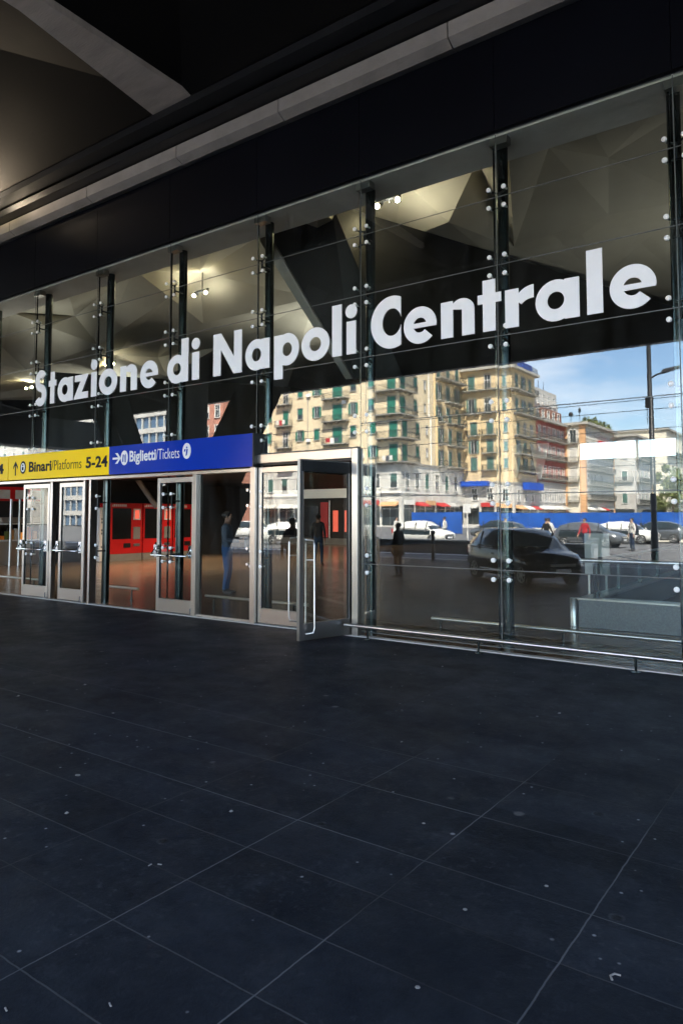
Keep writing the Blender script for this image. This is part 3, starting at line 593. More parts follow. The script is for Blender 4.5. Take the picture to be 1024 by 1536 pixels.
# far end of the hall seen through the open leaf
kq = thing('kiosk', 'kiosk with red posters at the far end of the hall', 'kiosk', (-27,26,0))
MB().box(-4,5,0,2.5,0,2.7).build('body', M['darkwall'], kq); MB().box(-4,5,-.12,-.001,2.75,3.9).build('fascia', M['glow4'], kq)
for x in (1.7,2.55): MB().box(x,x+.34,-.06,-.001,.75,2.0).build('poster', M['glow3'], kq)
for x in (.75,3.3): MB().box(x,x+.55,-.05,-.001,.4,2.5).build('side_panel', M['red'], kq)
for x in (-2.9,-1.0,1.42,3.1): MB().box(x,x+.07,-.09,-.001,.0,2.6).build('frame_post', M['satin'], kq)
for x in (-2.5,-.6): MB().box(x,x+1.2,-.05,-.001,.5,2.3).build('shop_window', M['screen'], kq)
MB().box(-4,5,-.1,-.001,0,.35).build('skirting', M['concrete'], kq)
for k, (x, y, sw, lab) in enumerate([(-11.5,20,1,'white tapered banner hanging in the hall, narrower of two'),(-10.5,20,1.15,'white tapered banner hanging in the hall, longer of two')]):
    b = thing('hanging_banner', lab, 'banner', (x,y,0), 0, 'white banners hanging in the hall')
    MB().hexa([(-.02,0,3.25-.1*k),(.12,0,3.25-.1*k),(.12,.03,3.25-.1*k),(-.02,.03,3.25-.1*k)], [(-.32,0,4.6),(.42*sw,0,4.6),(.42*sw,.03,4.6),(-.32,.03,4.6)]).build('cloth', M['white'], b)
    MB().tube([(-.35,.015,4.62),(.47*sw,.015,4.62)], .015, 8).tube([(0,.015,4.62),(0,.015,7.4)], .006, 6).build('hanger', M['black'], b)

# ceiling spotlights, then added fill lights without fixtures
def ceiling_lamp(p, label, tgt, power, size=120):
    t = thing('ceiling_spotlight', label, 'spotlight', p, 0, 'lit spotlights under the faceted ceiling')
    MB().tube([(0,0,0),(0,0,1.6)], .012, 6).box(-.22,.22,-.02,.02,.06,.10).build('bracket', M['black'], t)
    for sx in (-.17,.17):
        h = MB().tube([(sx,0,.06),(sx*1.2,-.07,-.02)], [.05,.07], 12).build('lamp_head', M['black'], t)
        MB().sphere((sx*1.23,-.08,-.03), .040, n=12).build('bulb', M['lampglow'], h)
    spot((p[0],p[1]-.05,p[2]-.02), tgt, power, size)
    return t
ceiling_lamp((-6.40,2.22,7.05), 'twin ceiling spotlight glowing behind the post above the letter C', (-6.0,2.6,8.2), 7.5, 165)
ceiling_lamp((-13.0,4.0,7.15), 'twin ceiling spotlight lit above the word di', (-13.2,4.3,8.2), 4.5, 165)
ceiling_lamp((-21.7,7.7,7.15), 'twin ceiling spotlight lit above the letter z', (-21.2,8.2,8.2), 4, 165)
ceiling_lamp((-28.2,8.4,7.1), 'bright ceiling spotlight beside the letter S', (-27.4,8.6,8.2), 12, 165)
def floor_fill(x, y, z, e, col=(1,.73,.48), lab=None):  # no fixture: added to warm and brighten the hall floor
    spot((x,y,z-.03), (x,y,0), e, 150, col, .12, 1.)
for x, y, z, e in ((-17.4,4.6,2.98,32),(-19.4,7.0,2.98,46),(-20.2,11,2.98,46),(-16.4,9.0,2.98,28),(-16.5,14,2.98,24),(-19,15.5,2.98,26)): floor_fill(x,y,z,e)
for x, y, z, e in ((-12.9,6.8,5.9,9),(-22.5,23,6.0,60),(-25,4.5,5.5,42),(-28,14,6,40)): floor_fill(x,y,z,e,(1,.80,.60))
for p, e in (((-8,7,3.9),18),((-18.6,2.4,3.8),30),((-1.5,7,3.6),16),((-11.5,8,5),38),((-24,10,5),40)): spot(p, (p[0],p[1]-.3,9), e, 165, (1,.94,.84), .5, 1.)  # added upward fill spots brightening the ceiling, no lamps there

# ------------------------------------------------------------------ people
def person(label, loc, rz, top, legs, hairm='hair', skinm='skin', pose='stand', h=1.75, extra=None, group=None, girth=1.):
    root = thing('person', label, 'person', loc, rz, group)
    V = []; E_ = []; Rd = []; Mt = []
    def v(p, r, m, par=None):
        V.append(p); Rd.append(r if isinstance(r, tuple) else (r, r)); Mt.append(m)
        if par is not None: E_.append((par, len(V)-1))
        return len(V)-1
    lean = .0
    pe = v((0,0,.95), (.165,.115), 1); sp = v((0,.0,1.10), (.15,.105), 0, pe); chs = v((0,-.01,1.30), (.175,.115), 0, sp); sh = v((0,-.015,1.43), (.12,.085), 0, chs)
    ne = v((0,.0,1.515), .055, 2, sh); hb = v((0,.02,1.575), (.068,.078), 2, ne); hm = v((0,.015,1.655), (.076,.094), 2, hb); ht = v((0,.0,1.722), (.055,.068), 3, hm)
    for s in (-1,1):
        shd = v((s*.155,-.01,1.415), .062, 0, sh)
        if pose == 'hold':
            el = v((s*.245,.03,1.15), .050, 0, shd); wr = v((s*.13,.27,1.12), .034, 0, el); pa = v((s*.095,.335,1.13), (.04,.022), 2, wr); d = Vector((-s*.25,.9,.1)).normalized(); sd = Vector((0,0,1))
        elif pose == 'walk':
            k = s*.16; el = v((s*.225,-.02-k*.5,1.15), .048, 0, shd); wr = v((s*.235,.06-k,.92), .034, 0, el); pa = v((s*.235,.075-k*1.1,.845), (.022,.042), 2, wr); d = Vector((0,.1,-1)).normalized(); sd = Vector((0,1,0))
        else:
            el = v((s*.235,-.03,1.15), .050, 0, shd); wr = v((s*.24,.04,.91), .034, 0, el); pa = v((s*.24,.055,.835), (.022,.042), 2, wr); d = Vector((0,.12,-1)).normalized(); sd = Vector((0,1,0))
        P = Vector(V[pa])
        for fi, (off, ln) in enumerate(((-.030,.058),(-.010,.072),(.010,.078),(.030,.068))):
            a = v(tuple(P + d*.045 + sd*off), .0095, 2, pa); b = v(tuple(P + d*(.045+ln*.55) + sd*off + Vector((-s*.006,0,0))), .009, 2, a); v(tuple(P + d*(.045+ln) + sd*off*.9 + Vector((-s*.02,0,0))), .0075, 2, b)
        a = v(tuple(P + sd*.045 + d*.01), .011, 2, pa); v(tuple(P + sd*.062 + d*.05), .009, 2, a)
        st_ = (.10 if pose == 'walk' else .0)*s
        hp = v((s*.09,.0,.88), .092, 1, pe); kn = v((s*.10,.03+st_,.50), .062, 1, hp); an = v((s*.105,-.03+st_*1.6,.10), .043, 1, kn); he = v((s*.108,-.02+st_*1.6,.045), .040, 4, an); v((s*.125,.10+st_*1.6,.035), (.042,.032), 4, he); v((s*.13,.165+st_*1.6,.03), (.034,.024), 4, len(V)-1)
    v((0,.112,1.635), .013, 2, hm)                                   # nose
    me = bpy.data.meshes.new('body'); me.from_pydata(V, E_, [])
    ob = bpy.data.objects.new('body', me); COL.objects.link(ob)
    sk = ob.modifiers.new('skin', 'SKIN'); sk.use_smooth_shade = True
    for i, d in enumerate(me.skin_vertices[0].data): d.radius = Rd[i]; d.use_root = (i == 0)
    ss = ob.modifiers.new('sub', 'SUBSURF'); ss.levels = 2; ss.render_levels = 2
    dg = bpy.context.evaluated_depsgraph_get(); ev = ob.evaluated_get(dg); bm_ = bpy.data.meshes.new_from_object(ev)
    bpy.data.objects.remove(ob)
    bm_.name = 'body'; bm_.materials.clear()
    for m_ in (M[top], M[legs], M[skinm], M[hairm], M['shoe']): bm_.materials.append(m_)
    segs = [(Vector(V[a]), Vector(V[b]), Mt[b]) for a, b in E_]
    for p in bm_.polygons:
        c_ = p.center; best = 9; bi = 0
        for a, b, m_ in segs:
            ab = b-a; t_ = max(0, min(1, (c_-a).dot(ab)/max(ab.length_squared,1e-9))); dd = (a+ab*t_-c_).length
            if dd < best: best = dd; bi = m_
        if c_.z < .93 and bi == 0 and abs(c_.x) < .17: bi = 1
        if bi == 0 and c_.z > 1.485 and abs(c_.x) < .1: bi = 2
        p.material_index = bi; p.use_smooth = True
    o = bpy.data.objects.new('body', bm_); COL.objects.link(o); o.parent = root
    hr = MB(); hr.sphere((0,-.018,1.675), .098, n=14, h=8, sc=(.88,1.02,.86)); hr.v = [(x, min(y, .055) if z < 1.70 else y, max(z, 1.60)) for x, y, z in hr.v]
    hr.build('hair', M[hairm], root)
    er = MB()
    for s in (-1,1): er.sphere((s*.078,.005,1.635), .022, n=8, h=6, sc=(.4,.8,1.3))
    er.build('ears', M[skinm], root)
    ey = MB()
    for s in (-1,1): ey.sphere((s*.03,.098,1.66), .011, n=8, h=6, sc=(1,.5,.7))
    ey.build('eyes', M['shoe'], root)
    jk = None
    if extra == 'backpack':
        MB().sphere((0,-.20,1.22), .19, n=16, h=10, sc=(.95,.62,1.35)).sphere((0,-.30,1.12), .11, n=12, h=8, sc=(1.1,.5,1.1)).build('backpack', M['navyjk'], root)
        MB().tube([(-.11,-.10,1.47),(-.12,.06,1.46),(-.13,.11,1.28),(-.14,-.06,1.08)], .02, 8).tube([(.11,-.10,1.47),(.12,.06,1.46),(.13,.11,1.28),(.14,-.06,1.08)], .02, 8).build('strap', M['black'], root)
    if extra == 'coat':
        MB().tube([(0,-.005,1.05),(0,-.005,.80),(0,-.01,.66)], [.168,.19,.205], 16).build('coat_skirt', M[top], root)
    if extra == 'bag':
        MB().box(-.16,.16,.38,.47,.96,1.22).build('bag', M['greyjk'], root, bevel=.03)
    sc = h/1.77; root.scale = (sc*girth,sc*girth,sc)
    return root
person('man in slate jacket and blue jeans holding a bag inside the side light', (-10.74,2.7,0), R(-60), 'greyjk', 'jeans', pose='hold', h=1.74, extra='bag', skinm='skin2', girth=1.06)
person('person with a large navy backpack mirrored in the glass of the closed leaf', (-10.16,-4.1,0), R(165), 'navyjk', 'jeans', pose='walk', h=1.60, extra='backpack')
person('man in black jacket and dark jeans seen through the open leaf', (-14.62,10.8,0), R(30), 'jacket', 'djeans', pose='walk', h=1.72, skinm='skin2')
person('person in black coat and boots standing on the plaza under the canopy', (-10.1,-8.5,0), R(100), 'jacket', 'djeans', pose='stand', h=1.45, extra='coat')
for k, (x, y, rz, tp, lg, ex, lab) in enumerate([
    (-9.6,30.5,40,'whitecl','djeans','backpack','person in white top with a backpack beside the street lamp'),
    (-13.0,27.5,200,'jacket','djeans',None,'person in black walking on the road before the blue hoarding'),
    (-13.6,29.5,150,'whitecl','jeans','coat','person in white coat crossing the road before the blue hoarding'),
    (-11.2,27.9,20,'redcl','djeans',None,'person in red top near the street lamp foot'),
    (-21.6,33.0,90,'whitecl','djeans',None,'person in white shirt walking past the gap in the blue hoarding'),
    (-25.4,27.8,80,'skin2','jeans',None,'person in tan top near the white hatchback'),
    (-24.6,32.0,280,'whitecl','jeans','coat','person in long white coat beside the shop fronts'),
    (-18.0,34.0,280,'greyjk','djeans','coat','person in grey coat by the cream barrier'),
    (-33.0,40.0,100,'redcl','djeans',None,'person in red near the shops at the corner block'),
    (-37.0,46.0,260,'jacket','jeans',None,'person in dark jacket in front of the shop awnings')]):
    person(lab, (x,-y,-.15), R(rz), tp, lg, pose='walk' if k % 2 else 'stand', h=1.72, extra=ex, group='people out on the square')

# ------------------------------------------------------------------ cars
def car(label, loc, rz, paint, kind='hatch', group=None):
    t = thing('car', label, 'car', loc, rz, group)
    if kind == 'mpv':
        St = [(0,.72,.42,.86,.98,.60),(.10,.80,.30,.98,1.12,.66),(.42,.85,.24,1.0,1.44,.64),(1.0,.87,.22,.99,1.58,.66),(1.9,.88,.22,.97,1.61,.67),(2.6,.88,.22,.96,1.56,.66),(3.05,.87,.22,.96,1.32,.66),(3.42,.86,.22,.96,1.02,.70),(3.8,.83,.24,.88,.93,.70),(4.12,.74,.28,.74,.80,.60),(4.25,.60,.36,.62,.66,.48)]
    else:
        St = [(0,.68,.40,.80,.90,.55),(.08,.76,.28,.90,.98,.62),(.40,.80,.22,.92,1.26,.58),(.95,.82,.20,.92,1.42,.58),(1.7,.83,.20,.90,1.46,.59),(2.3,.83,.20,.89,1.40,.59),(2.75,.82,.20,.89,1.15,.60),(3.05,.81,.20,.89,.95,.66),(3.5,.79,.22,.82,.87,.64),(3.85,.70,.26,.70,.76,.55),(3.95,.58,.34,.58,.62,.45)]
    ring = []
    for x, w_, zb, zbelt, zr, wr in St:
        half = [(0,zb),(w_*.86,zb),(w_,zb+.16),(w_*1.0,(zb+zbelt)/2+.05),(w_*.965,zbelt),(wr,zr-.04),(wr*.72,zr),(0,zr+.02)]
        ring.append([(x,-y,z) for y, z in half[::-1]] + [(x,y,z) for y, z in half[1:-1]])
    b = MB(); n = len(ring[0]); vs = [p for r_ in ring for p in r_]; fs = []; ms = []
    body = MB(); gl = MB(); body.add(vs, [], 0)
    for i in range(len(ring)-1):
        cab = 1 <= i <= 6 
        for k in range(n):
            f_ = (i*n+k, i*n+(k+1)%n, (i+1)*n+(k+1)%n, (i+1)*n+k)
            side_glass = k in (2, 10) or k == 2
            ztop = [vs[q][2] for q in f_]
            is_side = k in (2, n-4) 
            is_top = k in (0,1,n-1,n-2)
            g_ = (is_side and 2 <= i <= 6) or (is_top and i in (1,6)) or (is_top and i == 5 and kind == 'mpv')
            body.f.append(f_); body.m.append(1 if g_ else 0); body.sm.append(True)
    body.add(ring[0], [tuple(range(n))], 0); body.add(ring[-1], [tuple(range(n-1,-1,-1))], 0)
    o = body.build('body', [M[paint], M['carglass']], t)
    L_ = St[-1][0]; W_ = .86 if kind == 'mpv' else .81
    pm = MB()
    for s in (-1,1):
        for x in (1.05,1.9,2.72): pm.tube([(x,s*(W_-.005),.93),(x-.06*s*0+(-.1 if x < 1.2 else .03),s*.665,1.48 if kind == 'mpv' else 1.36)], .03, 6)
        pm.tube([(.5,s*W_*.985,.99),(2.0,s*W_*.985,.96),(3.3,s*W_*.975,.95)], .016, 6)
    pm.build('window_trim', M['black'], t)
    sm_ = MB()
    for s in (-1,1):
        for x in (1.12,1.98,2.86): sm_.tube([(x,s*(W_+.004),.40),(x,s*(W_+.006),.62),(x,s*(W_-.012),.92)], .006, 4)
        for x in (1.75,2.6): sm_.box(x,x+.17,s*(W_-.01),s*(W_+.03),.80,.83)
        sm_.tube([(1.1,s*(W_+.008),.34),(L_-1.15,s*(W_+.008),.34)], .03, 6)
    sm_.tube([(L_-1.15,-.62,.90),(L_-.25,-.5,.74)], .008, 4).tube([(L_-1.15,.62,.90),(L_-.25,.5,.74)], .008, 4)
    sm_.build('door_seam', M['satin'], t)
    MB().box(L_-.04,L_+.035,-.40,.40,.56,.64).build('grille', M['satin'], t)
    for s in (-1,1):
        MB().tube([(L_-.34,s*.60,.66),(L_-.10,s*.50,.62)], [.09,.07], 10).build('headlight', M['headlight'], t)
        MB().box(-.01,.10,s*.56,s*.76,.68,.95).build('tail_light', M['taillight'], t)
        MB().sphere((2.92,s*(W_+.10),1.0), .09, n=10, h=6, sc=(.6,1,.8)).build('mirror', M[paint], t)
        for x in (.72, L_-.78):
            y = s*(W_-.08)
            w_ = MB().tube([(x,y-.09,.31),(x,y+.09,.31)], .31, 20).build('wheel', M['rubber'], t)
            rm = MB(); rm.tube([(x,y+s*.092,.31),(x,y+s*.10,.31)], .07, 10)
            for q in range(7): rm.tube([(x,y+s*.096,.31),(x+.19*math.cos(q*.8976),y+s*.096,.31+.19*math.sin(q*.8976))], .022, 5)
            rm.tube([(x+.20*math.cos(q*.3927),y+s*.094,.31+.20*math.sin(q*.3927)) for q in range(17)], .018, 5); rm.build('rim', M['steel'], w_)
    MB().box(L_-.02,L_+.03,-.45,.45,.36,.52).box(-.05,.02,-.5,.5,.34,.5).build('bumper', M['black'], t)
    MB().box(L_+.031,L_+.036,-.24,.24,.40,.50).build('number_plate', M['white'], t)
    return t
car('black people carrier parked on the plaza under the canopy', (-8.35,-10.35,0), R(37), 'carblack', 'mpv').scale = (.82,.82,.82)
wc = car('small cream hatchback on the road by the end of the blue hoarding', (-24.1,-31.5,-.15), R(8), 'carwhite', group='cars on the square')
cr = [(-31.5,-26.5,-40,'white hatchback seen between the closed leaf and the pillar'),(-38,-34,170,'white hatchback farther off beside the pillar mirrored in the side light'),(-14.5,-41,5,'pale hatchback in front of the blue hoarding by the barrier')]
for x, y, rz, lab in cr: tree_copy(wc, (x,y,-.15), R(rz), lab)
gc = car('dark grey hatchback on the road in front of the cream barrier', (-14.8,-34.2,-.15), R(4), 'cargrey', group='cars on the square')
for x, y, rz, lab in [(-20.0,-42,182,'dark grey hatchback facing away before the long hoarding'),(-43,-50,60,'dark grey hatchback by the shops of the ochre block'),(-9.5,-44,176,'dark grey hatchback at the far end of the hoarding')]: tree_copy(gc, (x,y,-.15), R(rz), lab)

# ------------------------------------------------------------------ square furniture (mirrored in the glass)
def hoarding(pts, label):
    t = thing('hoarding', label, 'hoarding', (0,0,0), 0, 'blue construction hoardings')
    for (a, b) in zip(pts[:-1], pts[1:]):
        d = Vector((b[0]-a[0], b[1]-a[1])); L_ = d.length; n = max(1, round(L_/2.4)); d.normalize()
        for k in range(n):
            p = Vector(a)+d*(L_*k/n); q = Vector(a)+d*(L_*(k+1)/n-.03); h = 1.95+.05*random.random()
            nn = Vector((-d.y,d.x))*.03
            MB().hexa([(p.x,p.y,-.1),(q.x,q.y,-.1),(q.x+nn.x,q.y+nn.y,-.1),(p.x+nn.x,p.y+nn.y,-.1)], [(p.x,p.y,h),(q.x,q.y,h),(q.x+nn.x,q.y+nn.y,h),(p.x+nn.x,p.y+nn.y,h)]).build('panel', M['hoard'], t)
    return t
hoarding([(-37.5,-56),(-31.0,-54.5)], 'short blue hoarding left of the gap by the awnings')
hoarding([(-29.0,-54),(-14,-51),(-2,-51)], 'long blue hoarding running behind the barrier to the lamp post')
ba = thing('crash_barrier', 'cream concrete barrier in front of the long blue hoarding', 'barrier', (0,0,0))
for k in range(9):
    x = -21+k*2.3; MB().hexa([(x,-46.3,-.15),(x+2.25,-46.3,-.15),(x+2.25,-45.7,-.15),(x,-45.7,-.15)], [(x,-46.1,.75),(x+2.25,-46.1,.75),(x+2.25,-45.9,.75),(x,-45.9,.75)]).build('block', M['barrier'], ba)
ba2 = thing('planter_wall', 'low dark wall with pale capping beside the cream hatchback', 'low wall', (0,0,0))
MB().box(-22.5,-9,-22.0,-21.6,-.15,.45).build('wall', M['cargrey'], ba2); MB().box(-22.6,-8.9,-22.1,-21.5,.451,.50).build('capping', M['barrier'], ba2)
def bollard(x, y, lab):
    b = thing('bollard', lab, 'bollard', (x,y,0), 0, 'dark bollards along the plaza edge')
    MB().tube([(0,0,0),(0,0,.85),(0,0,.95)], [.07,.06,.05], 12).build('post', M['black'], b); MB().sphere((0,0,1.0), .085, n=12).build('ball', M['black'], b)
for x, lab in ((-15.5,'dark bollard nearest the pillar'),(-12.6,'dark bollard between the person in the coat and the car'),(-9.6,'dark bollard behind the parked car'),(-6.7,'dark bollard past the nose of the parked car')): bollard(x, -15.0, lab)
lamp = thing('street_lamp', 'tall dark street lamp with a single flat head', 'street lamp', (-6.3,-20.5,-.15))
MB().tube([(0,0,0),(0,0,1.2),(0,0,1.21),(0,0,9.4)], [.13,.13,.105,.075], 14).build('pole', M['black'], lamp)
MB().tube([(0,0,7.0),(.25,0,7.15),(.6,0,7.22)], .035, 8).build('arm', M['black'], lamp)
MB().hexa([(.45,-.16,7.18),(1.15,-.13,7.32),(1.15,.13,7.32),(.45,.16,7.18)], [(.5,-.1,7.32),(1.1,-.08,7.40),(1.1,.08,7.40),(.5,.1,7.32)]).build('lamp_head', M['black'], lamp)
MB().box(-.2,-.08,-.03,.03,5.9,6.3).tube([(-.14,0,5.3),(-.14,0,5.9)], .012, 6).build('insulator', M['black'], lamp)
for y, z, dz, lab in ((-20.5,6.30,0,'uppermost overhead wire crossing in front of the sky'),(-20.7,5.95,-.1,'middle overhead wire tied to the street lamp'),(-20.9,5.2,.05,'lower overhead wire before the far roofs'),(-26,4.2,0,'lowest overhead wire before the facades')):
    w_ = MB(); pts = []
    for k in range(25):
        u = k/24; pts.append((-55+u*70, y, z+dz*(u-.5)-1.0*u*(1-u)+.25*math.sin(0)))
    w_.tube(pts, .014, 5); o = w_.build('overhead_wire', M['black']); tag(o, lab, 'wire', 'overhead wires across the square')
sign_post = thing('road_sign', 'pale road sign post with small white plate near the barrier', 'road sign', (-15.6,-24,-.15))
MB().tube([(0,0,0),(0,0,2.4)], .035, 10).build('post', M['whitetrim'], sign_post); MB().box(-.2,.2,.04,.06,1.9,2.35).build('plate', M['white'], sign_post)
def tree(label, loc, hgt, rad, n):
    t = thing('tree', label, 'tree', loc, 0, 'trees along the far street')
    MB().tube([(0,0,0),(.1,.05,hgt*.35),(.05,0,hgt*.7)], [.22,.16,.06], 8).tube([(.1,.05,hgt*.35),(rad*.5,.3,hgt*.62)], [.1,.03], 6).tube([(.1,.05,hgt*.38),(-rad*.5,-.3,hgt*.66)], [.1,.03], 6).build('trunk', M['bark'], t)
    c_ = MB(); cl = [(Vector((random.gauss(0,.42)*rad, random.gauss(0,.42)*rad, hgt*(.42+.5*random.random()))), rad*(.25+.25*random.random())) for _ in range(13)]
    for _ in range(n):
        p, r_ = random.choice(cl); d = Vector((random.gauss(0,1),random.gauss(0,1),random.gauss(0,1))).normalized(); q = p + d*r_*(.5+.5*random.random())
        a = Vector((random.gauss(0,1),random.gauss(0,1),random.gauss(0,1))).normalized()*.28; b_ = a.cross(d).normalized()*.2
        c_.add([q-a,q+b_,q+a,q-b_], [(0,1,2,3)])
    c_.build('crown', M['leaf'], t)
tree('yellow-green tree at the end of the far street', (-27.4,-130,0), 11.5, 3.0, 1500)
tree('smaller tree farther down the far street', (-27.0,-160,0), 10, 3.2, 1000)
tree('low tree in front of the beige block', (-33.5,-150,0), 6, 2.4, 800)

# ------------------------------------------------------------------ buildings across the square
class Fac:
    """one facade: origin A, direction u, outward normal n (real coordinates)"""
    def __init__(s, A, B, nrm): s.A = Vector((A[0],A[1],0)); d = Vector((B[0]-A[0],B[1]-A[1],0)); s.L = d.length; s.u = d.normalized(); s.n = Vector((nrm[0],nrm[1],0))
    def p(s, a, o, z): q = s.A + s.u*a + s.n*o; return (q.x,q.y,z)
    def box(s, mb, a0, a1, o0, o1, z0, z1, m=0):
        mb.hexa([s.p(a0,o0,z0),s.p(a1,o0,z0),s.p(a1,o1,z0),s.p(a0,o1,z0)], [s.p(a0,o0,z1),s.p(a1,o0,z1),s.p(a1,o1,z1),s.p(a0,o1,z1)], m)
        return mb
WCACHE = {}
def window(F, a, z, w, h, par, style='shut', sh='shutter', trimm='trim'):
    """window centred at a, sill z; part with pane sub-part"""
    key = (style, w, h, sh, trimm)
    ang = math.atan2(F.u.y, F.u.x); flip = F.u.x*F.n.y - F.u.y*F.n.x
    if key not in WCACHE:
        mb = MB(); t_ = .10
        mb.box(-w/2-t_,-w/2,.001,.09,-.02,h+t_).box(w/2,w/2+t_,.001,.09,-.02,h+t_).box(-w/2-t_-.05,w/2+t_+.05,.001,.16,h+t_+.001,h+t_+.12).box(-w/2-t_-.08,w/2+t_+.08,.001,.20,-.14,-.021)
        pn_ = MB()
        if style == 'shut':
            pn_.box(-w/2,-.012,.001,.06,0,h,0).box(.012,w/2,.001,.055,0,h,0).box(-.0119,.0119,.001,.02,0,h,1)
        elif style == 'half':
            pn_.box(-w/2,w/2,.001,.05,h*.45,h,0).box(-w/2,w/2,.001,.02,0,h*.449,1)
        elif style == 'open':
            pn_.box(-w/2,w/2,.001,.015,0,h,1).box(-w/2-.42,-w/2-.02,.091,.13,0,h,0).box(w/2+.02,w/2+.42,.091,.13,0,h,0).box(-w/2,-w/2+.06,.016,.05,0,h,2).box(w/2-.06,w/2,.016,.05,0,h,2).box(-.03,.03,.016,.05,0,h,2)
        else:
            pn_.box(-w/2,w/2,.001,.015,0,h,1).box(-w/2,-w/2+.07,.016,.06,0,h,2).box(w/2-.07,w/2,.016,.06,0,h,2).box(-.035,.035,.016,.06,0,h,2).box(-w/2+.071,w/2-.071,.016,.06,h*.62,h*.66,2)
        WCACHE[key] = (mb, pn_, None, None)
    mb, pn_, o1, o2 = WCACHE[key]
    if o1 is None:
        o1 = mb.build('window', M[trimm], par); o2 = pn_.build('shutter' if style in ('shut','half') else 'pane', [M[sh], M['winglass'], M['whitetrim']], o1)
        WCACHE[key] = (mb, pn_, o1, o2)
    else:
        o1 = cp(o1, par); o2 = cp(o2, o1)
    o1.location = F.p(a,0,z)
    # local +x -> along facade, local +y -> outward
    o1.rotation_euler = (0,0,math.atan2(F.n.y,F.n.x)-math.pi/2)
    return o1
def balcony(F, a0, a1, z, par, dep=.95, slab=.16, rail=1.0, step=.16, name='balcony', back=0.):
    mb = MB(); F.box(mb, a0, a1, .001+back, dep, z-slab, z, 0); F.box(mb, a0-.05, a1+.05, dep-.05, dep+.05, z-slab*.6, z+.02, 0)
    k = a0+.3
    while k < a1: F.box(mb, k-.09, k+.09, .001, dep*.7, z-slab-.28, z-slab-.002, 0); k += max(1.0, (a1-a0)/max(1, round((a1-a0)/1.3)))
    o = mb.build(name, M['trim'], par)
    rl = MB(); F.box(rl, a0, a1, dep-.06, dep-.02, z+rail-.05, z+rail); F.box(rl, a0, a1, dep-.055, dep-.025, z+.07, z+.10)
    n = max(2, int((a1-a0)/step))
    for i in range(n+1):
        a = a0+(a1-a0)*i/n; F.box(rl, a-.014, a+.014, dep-.054, dep-.026, z+.02, z+rail-.051)
    for aa in (a0,a1):
        s_ = .03 if aa == a0 else -.03
        F.box(rl, aa, aa+s_, .05, dep-.061, z+rail-.05, z+rail)
        for i in range(1,6): F.box(rl, aa, aa+s_, dep*i/6-.012, dep*i/6+.012, z+.02, z+rail-.051)
    rl.build('railing', M['railiron'], o)
    return o
def shop_row(F, a0, a1, par, n, z1=3.4, seed=1):
    rnd = random.Random(seed); w = (a1-a0)/n
    for k in range(n):
        x0 = a0+k*w+.25; x1 = a0+(k+1)*w-.25
        mb = MB(); F.box(mb, x0, x1, .002, .05, .1, z1, 0); mm_ = (x0+x1)/2; F.box(mb, mm_-.05, mm_+.05, .051, .10, .1, z1, 1); F.box(mb, x0, x1, .051, .12, z1-.7, z1-.6, 1); mb.build('shop_window', [M['winglass'], M['satin']], par)
        c_ = rnd.choice(['awnwhite','awnwhite','awnred','awnwhite','stone','palestone','orangest'])
        mb = MB()
        mb.hexa([F.p(x0,.06,z1),F.p(x1,.06,z1),F.p(x1,1.2,z1-.25),F.p(x0,1.2,z1-.25)], [F.p(x0,.06,z1+.5),F.p(x1,.06,z1+.5),F.p(x1,1.2,z1-.1),F.p(x0,1.2,z1-.1)]) if rnd.random() < .6 else F.box(mb, x0, x1, .051, .22, z1+.02, z1+.75)
        mb.build('awning', M[c_], par)
def walls(par, quads, m, name='wall'):
    mb = MB()
    for q in quads: mb.add(q, [tuple(range(len(q)))])
    return mb.build(name, m, par)
def block(par, x0, x1, y0, y1, z0, z1, m, name='wall'): return MB().box(x0,x1,y0,y1,z0,z1).build(name, M[m], par)

# --- ochre apartment block with green shutters
b1 = thing('apartment_building', 'ochre apartment block with green shutters and corner balconies', 'building')
block(b1, -92,-58.75,-111.2,-89,10.3,30,'ochre'); block(b1, -92.1,-58.65,-111.25,-88.9,0,10.05,'palestone','ground_storey')
mb = MB(); mb.box(-92.2,-58.55,-111.2,-88.6,5.3,5.55); mb.build('string_course', M['whitetrim'], b1)
F = Fac((-92,-89),(-58.75,-89),(0,1)); mb = MB(); F.box(mb,-.2,33.45,.0,.35,10.051,10.299); mb.build('string_course', M['trim'], b1)
Fs = Fac((-58.75,-89),(-58.75,-111.2),(1,0)); mb = MB(); Fs.box(mb,-.3,22.2,.0,.35,10.052,10.298); mb.build('string_course', M['trim'], b1)
fl_ = [10.3,14.15,18.05,21.95,25.85]
a_ = lambda X: X+92
rnd = random.Random(3)
for z in fl_:
    for X in (-90.6,-86.4,-79.15,-75.4,-67.7,-63.9): window(F, a_(X), z+1.05, 1.05, 1.75, b1, rnd.choice(['shut','shut','shut','half','open']))
    window(F, a_(-82.5), z+.05, 1.15, 2.75, b1, rnd.choice(['shut','shut','glass'])); balcony(F, a_(-84.4), a_(-80.9), z, b1, 1.0)
    window(F, a_(-71.0), z+.05, 1.9, 2.8, b1, 'shut'); balcony(F, a_(-73.7), a_(-68.5), z, b1, 1.1)
    window(F, a_(-60.0), z+.05, 1.5, 2.85, b1, 'shut'); balcony(F, a_(-62.9), a_(-57.7), z, b1, 1.1)
    window(Fs, 1.25, z+.05, 1.5, 2.85, b1, 'shut'); balcony(Fs, .06, 4.6, z, b1, 1.05)
    window(Fs, 5.4, z+1.05, .9, 1.75, b1, 'shut')
    window(Fs, 8.6, z+1.3, .5, 1.3, b1, 'glass', 'shutter', 'trim')
mb = MB(); Fs.box(mb, 9.9, 10.05, .001, .16, 3, 30); mb.build('drainpipe', M['whitetrim'], b1)
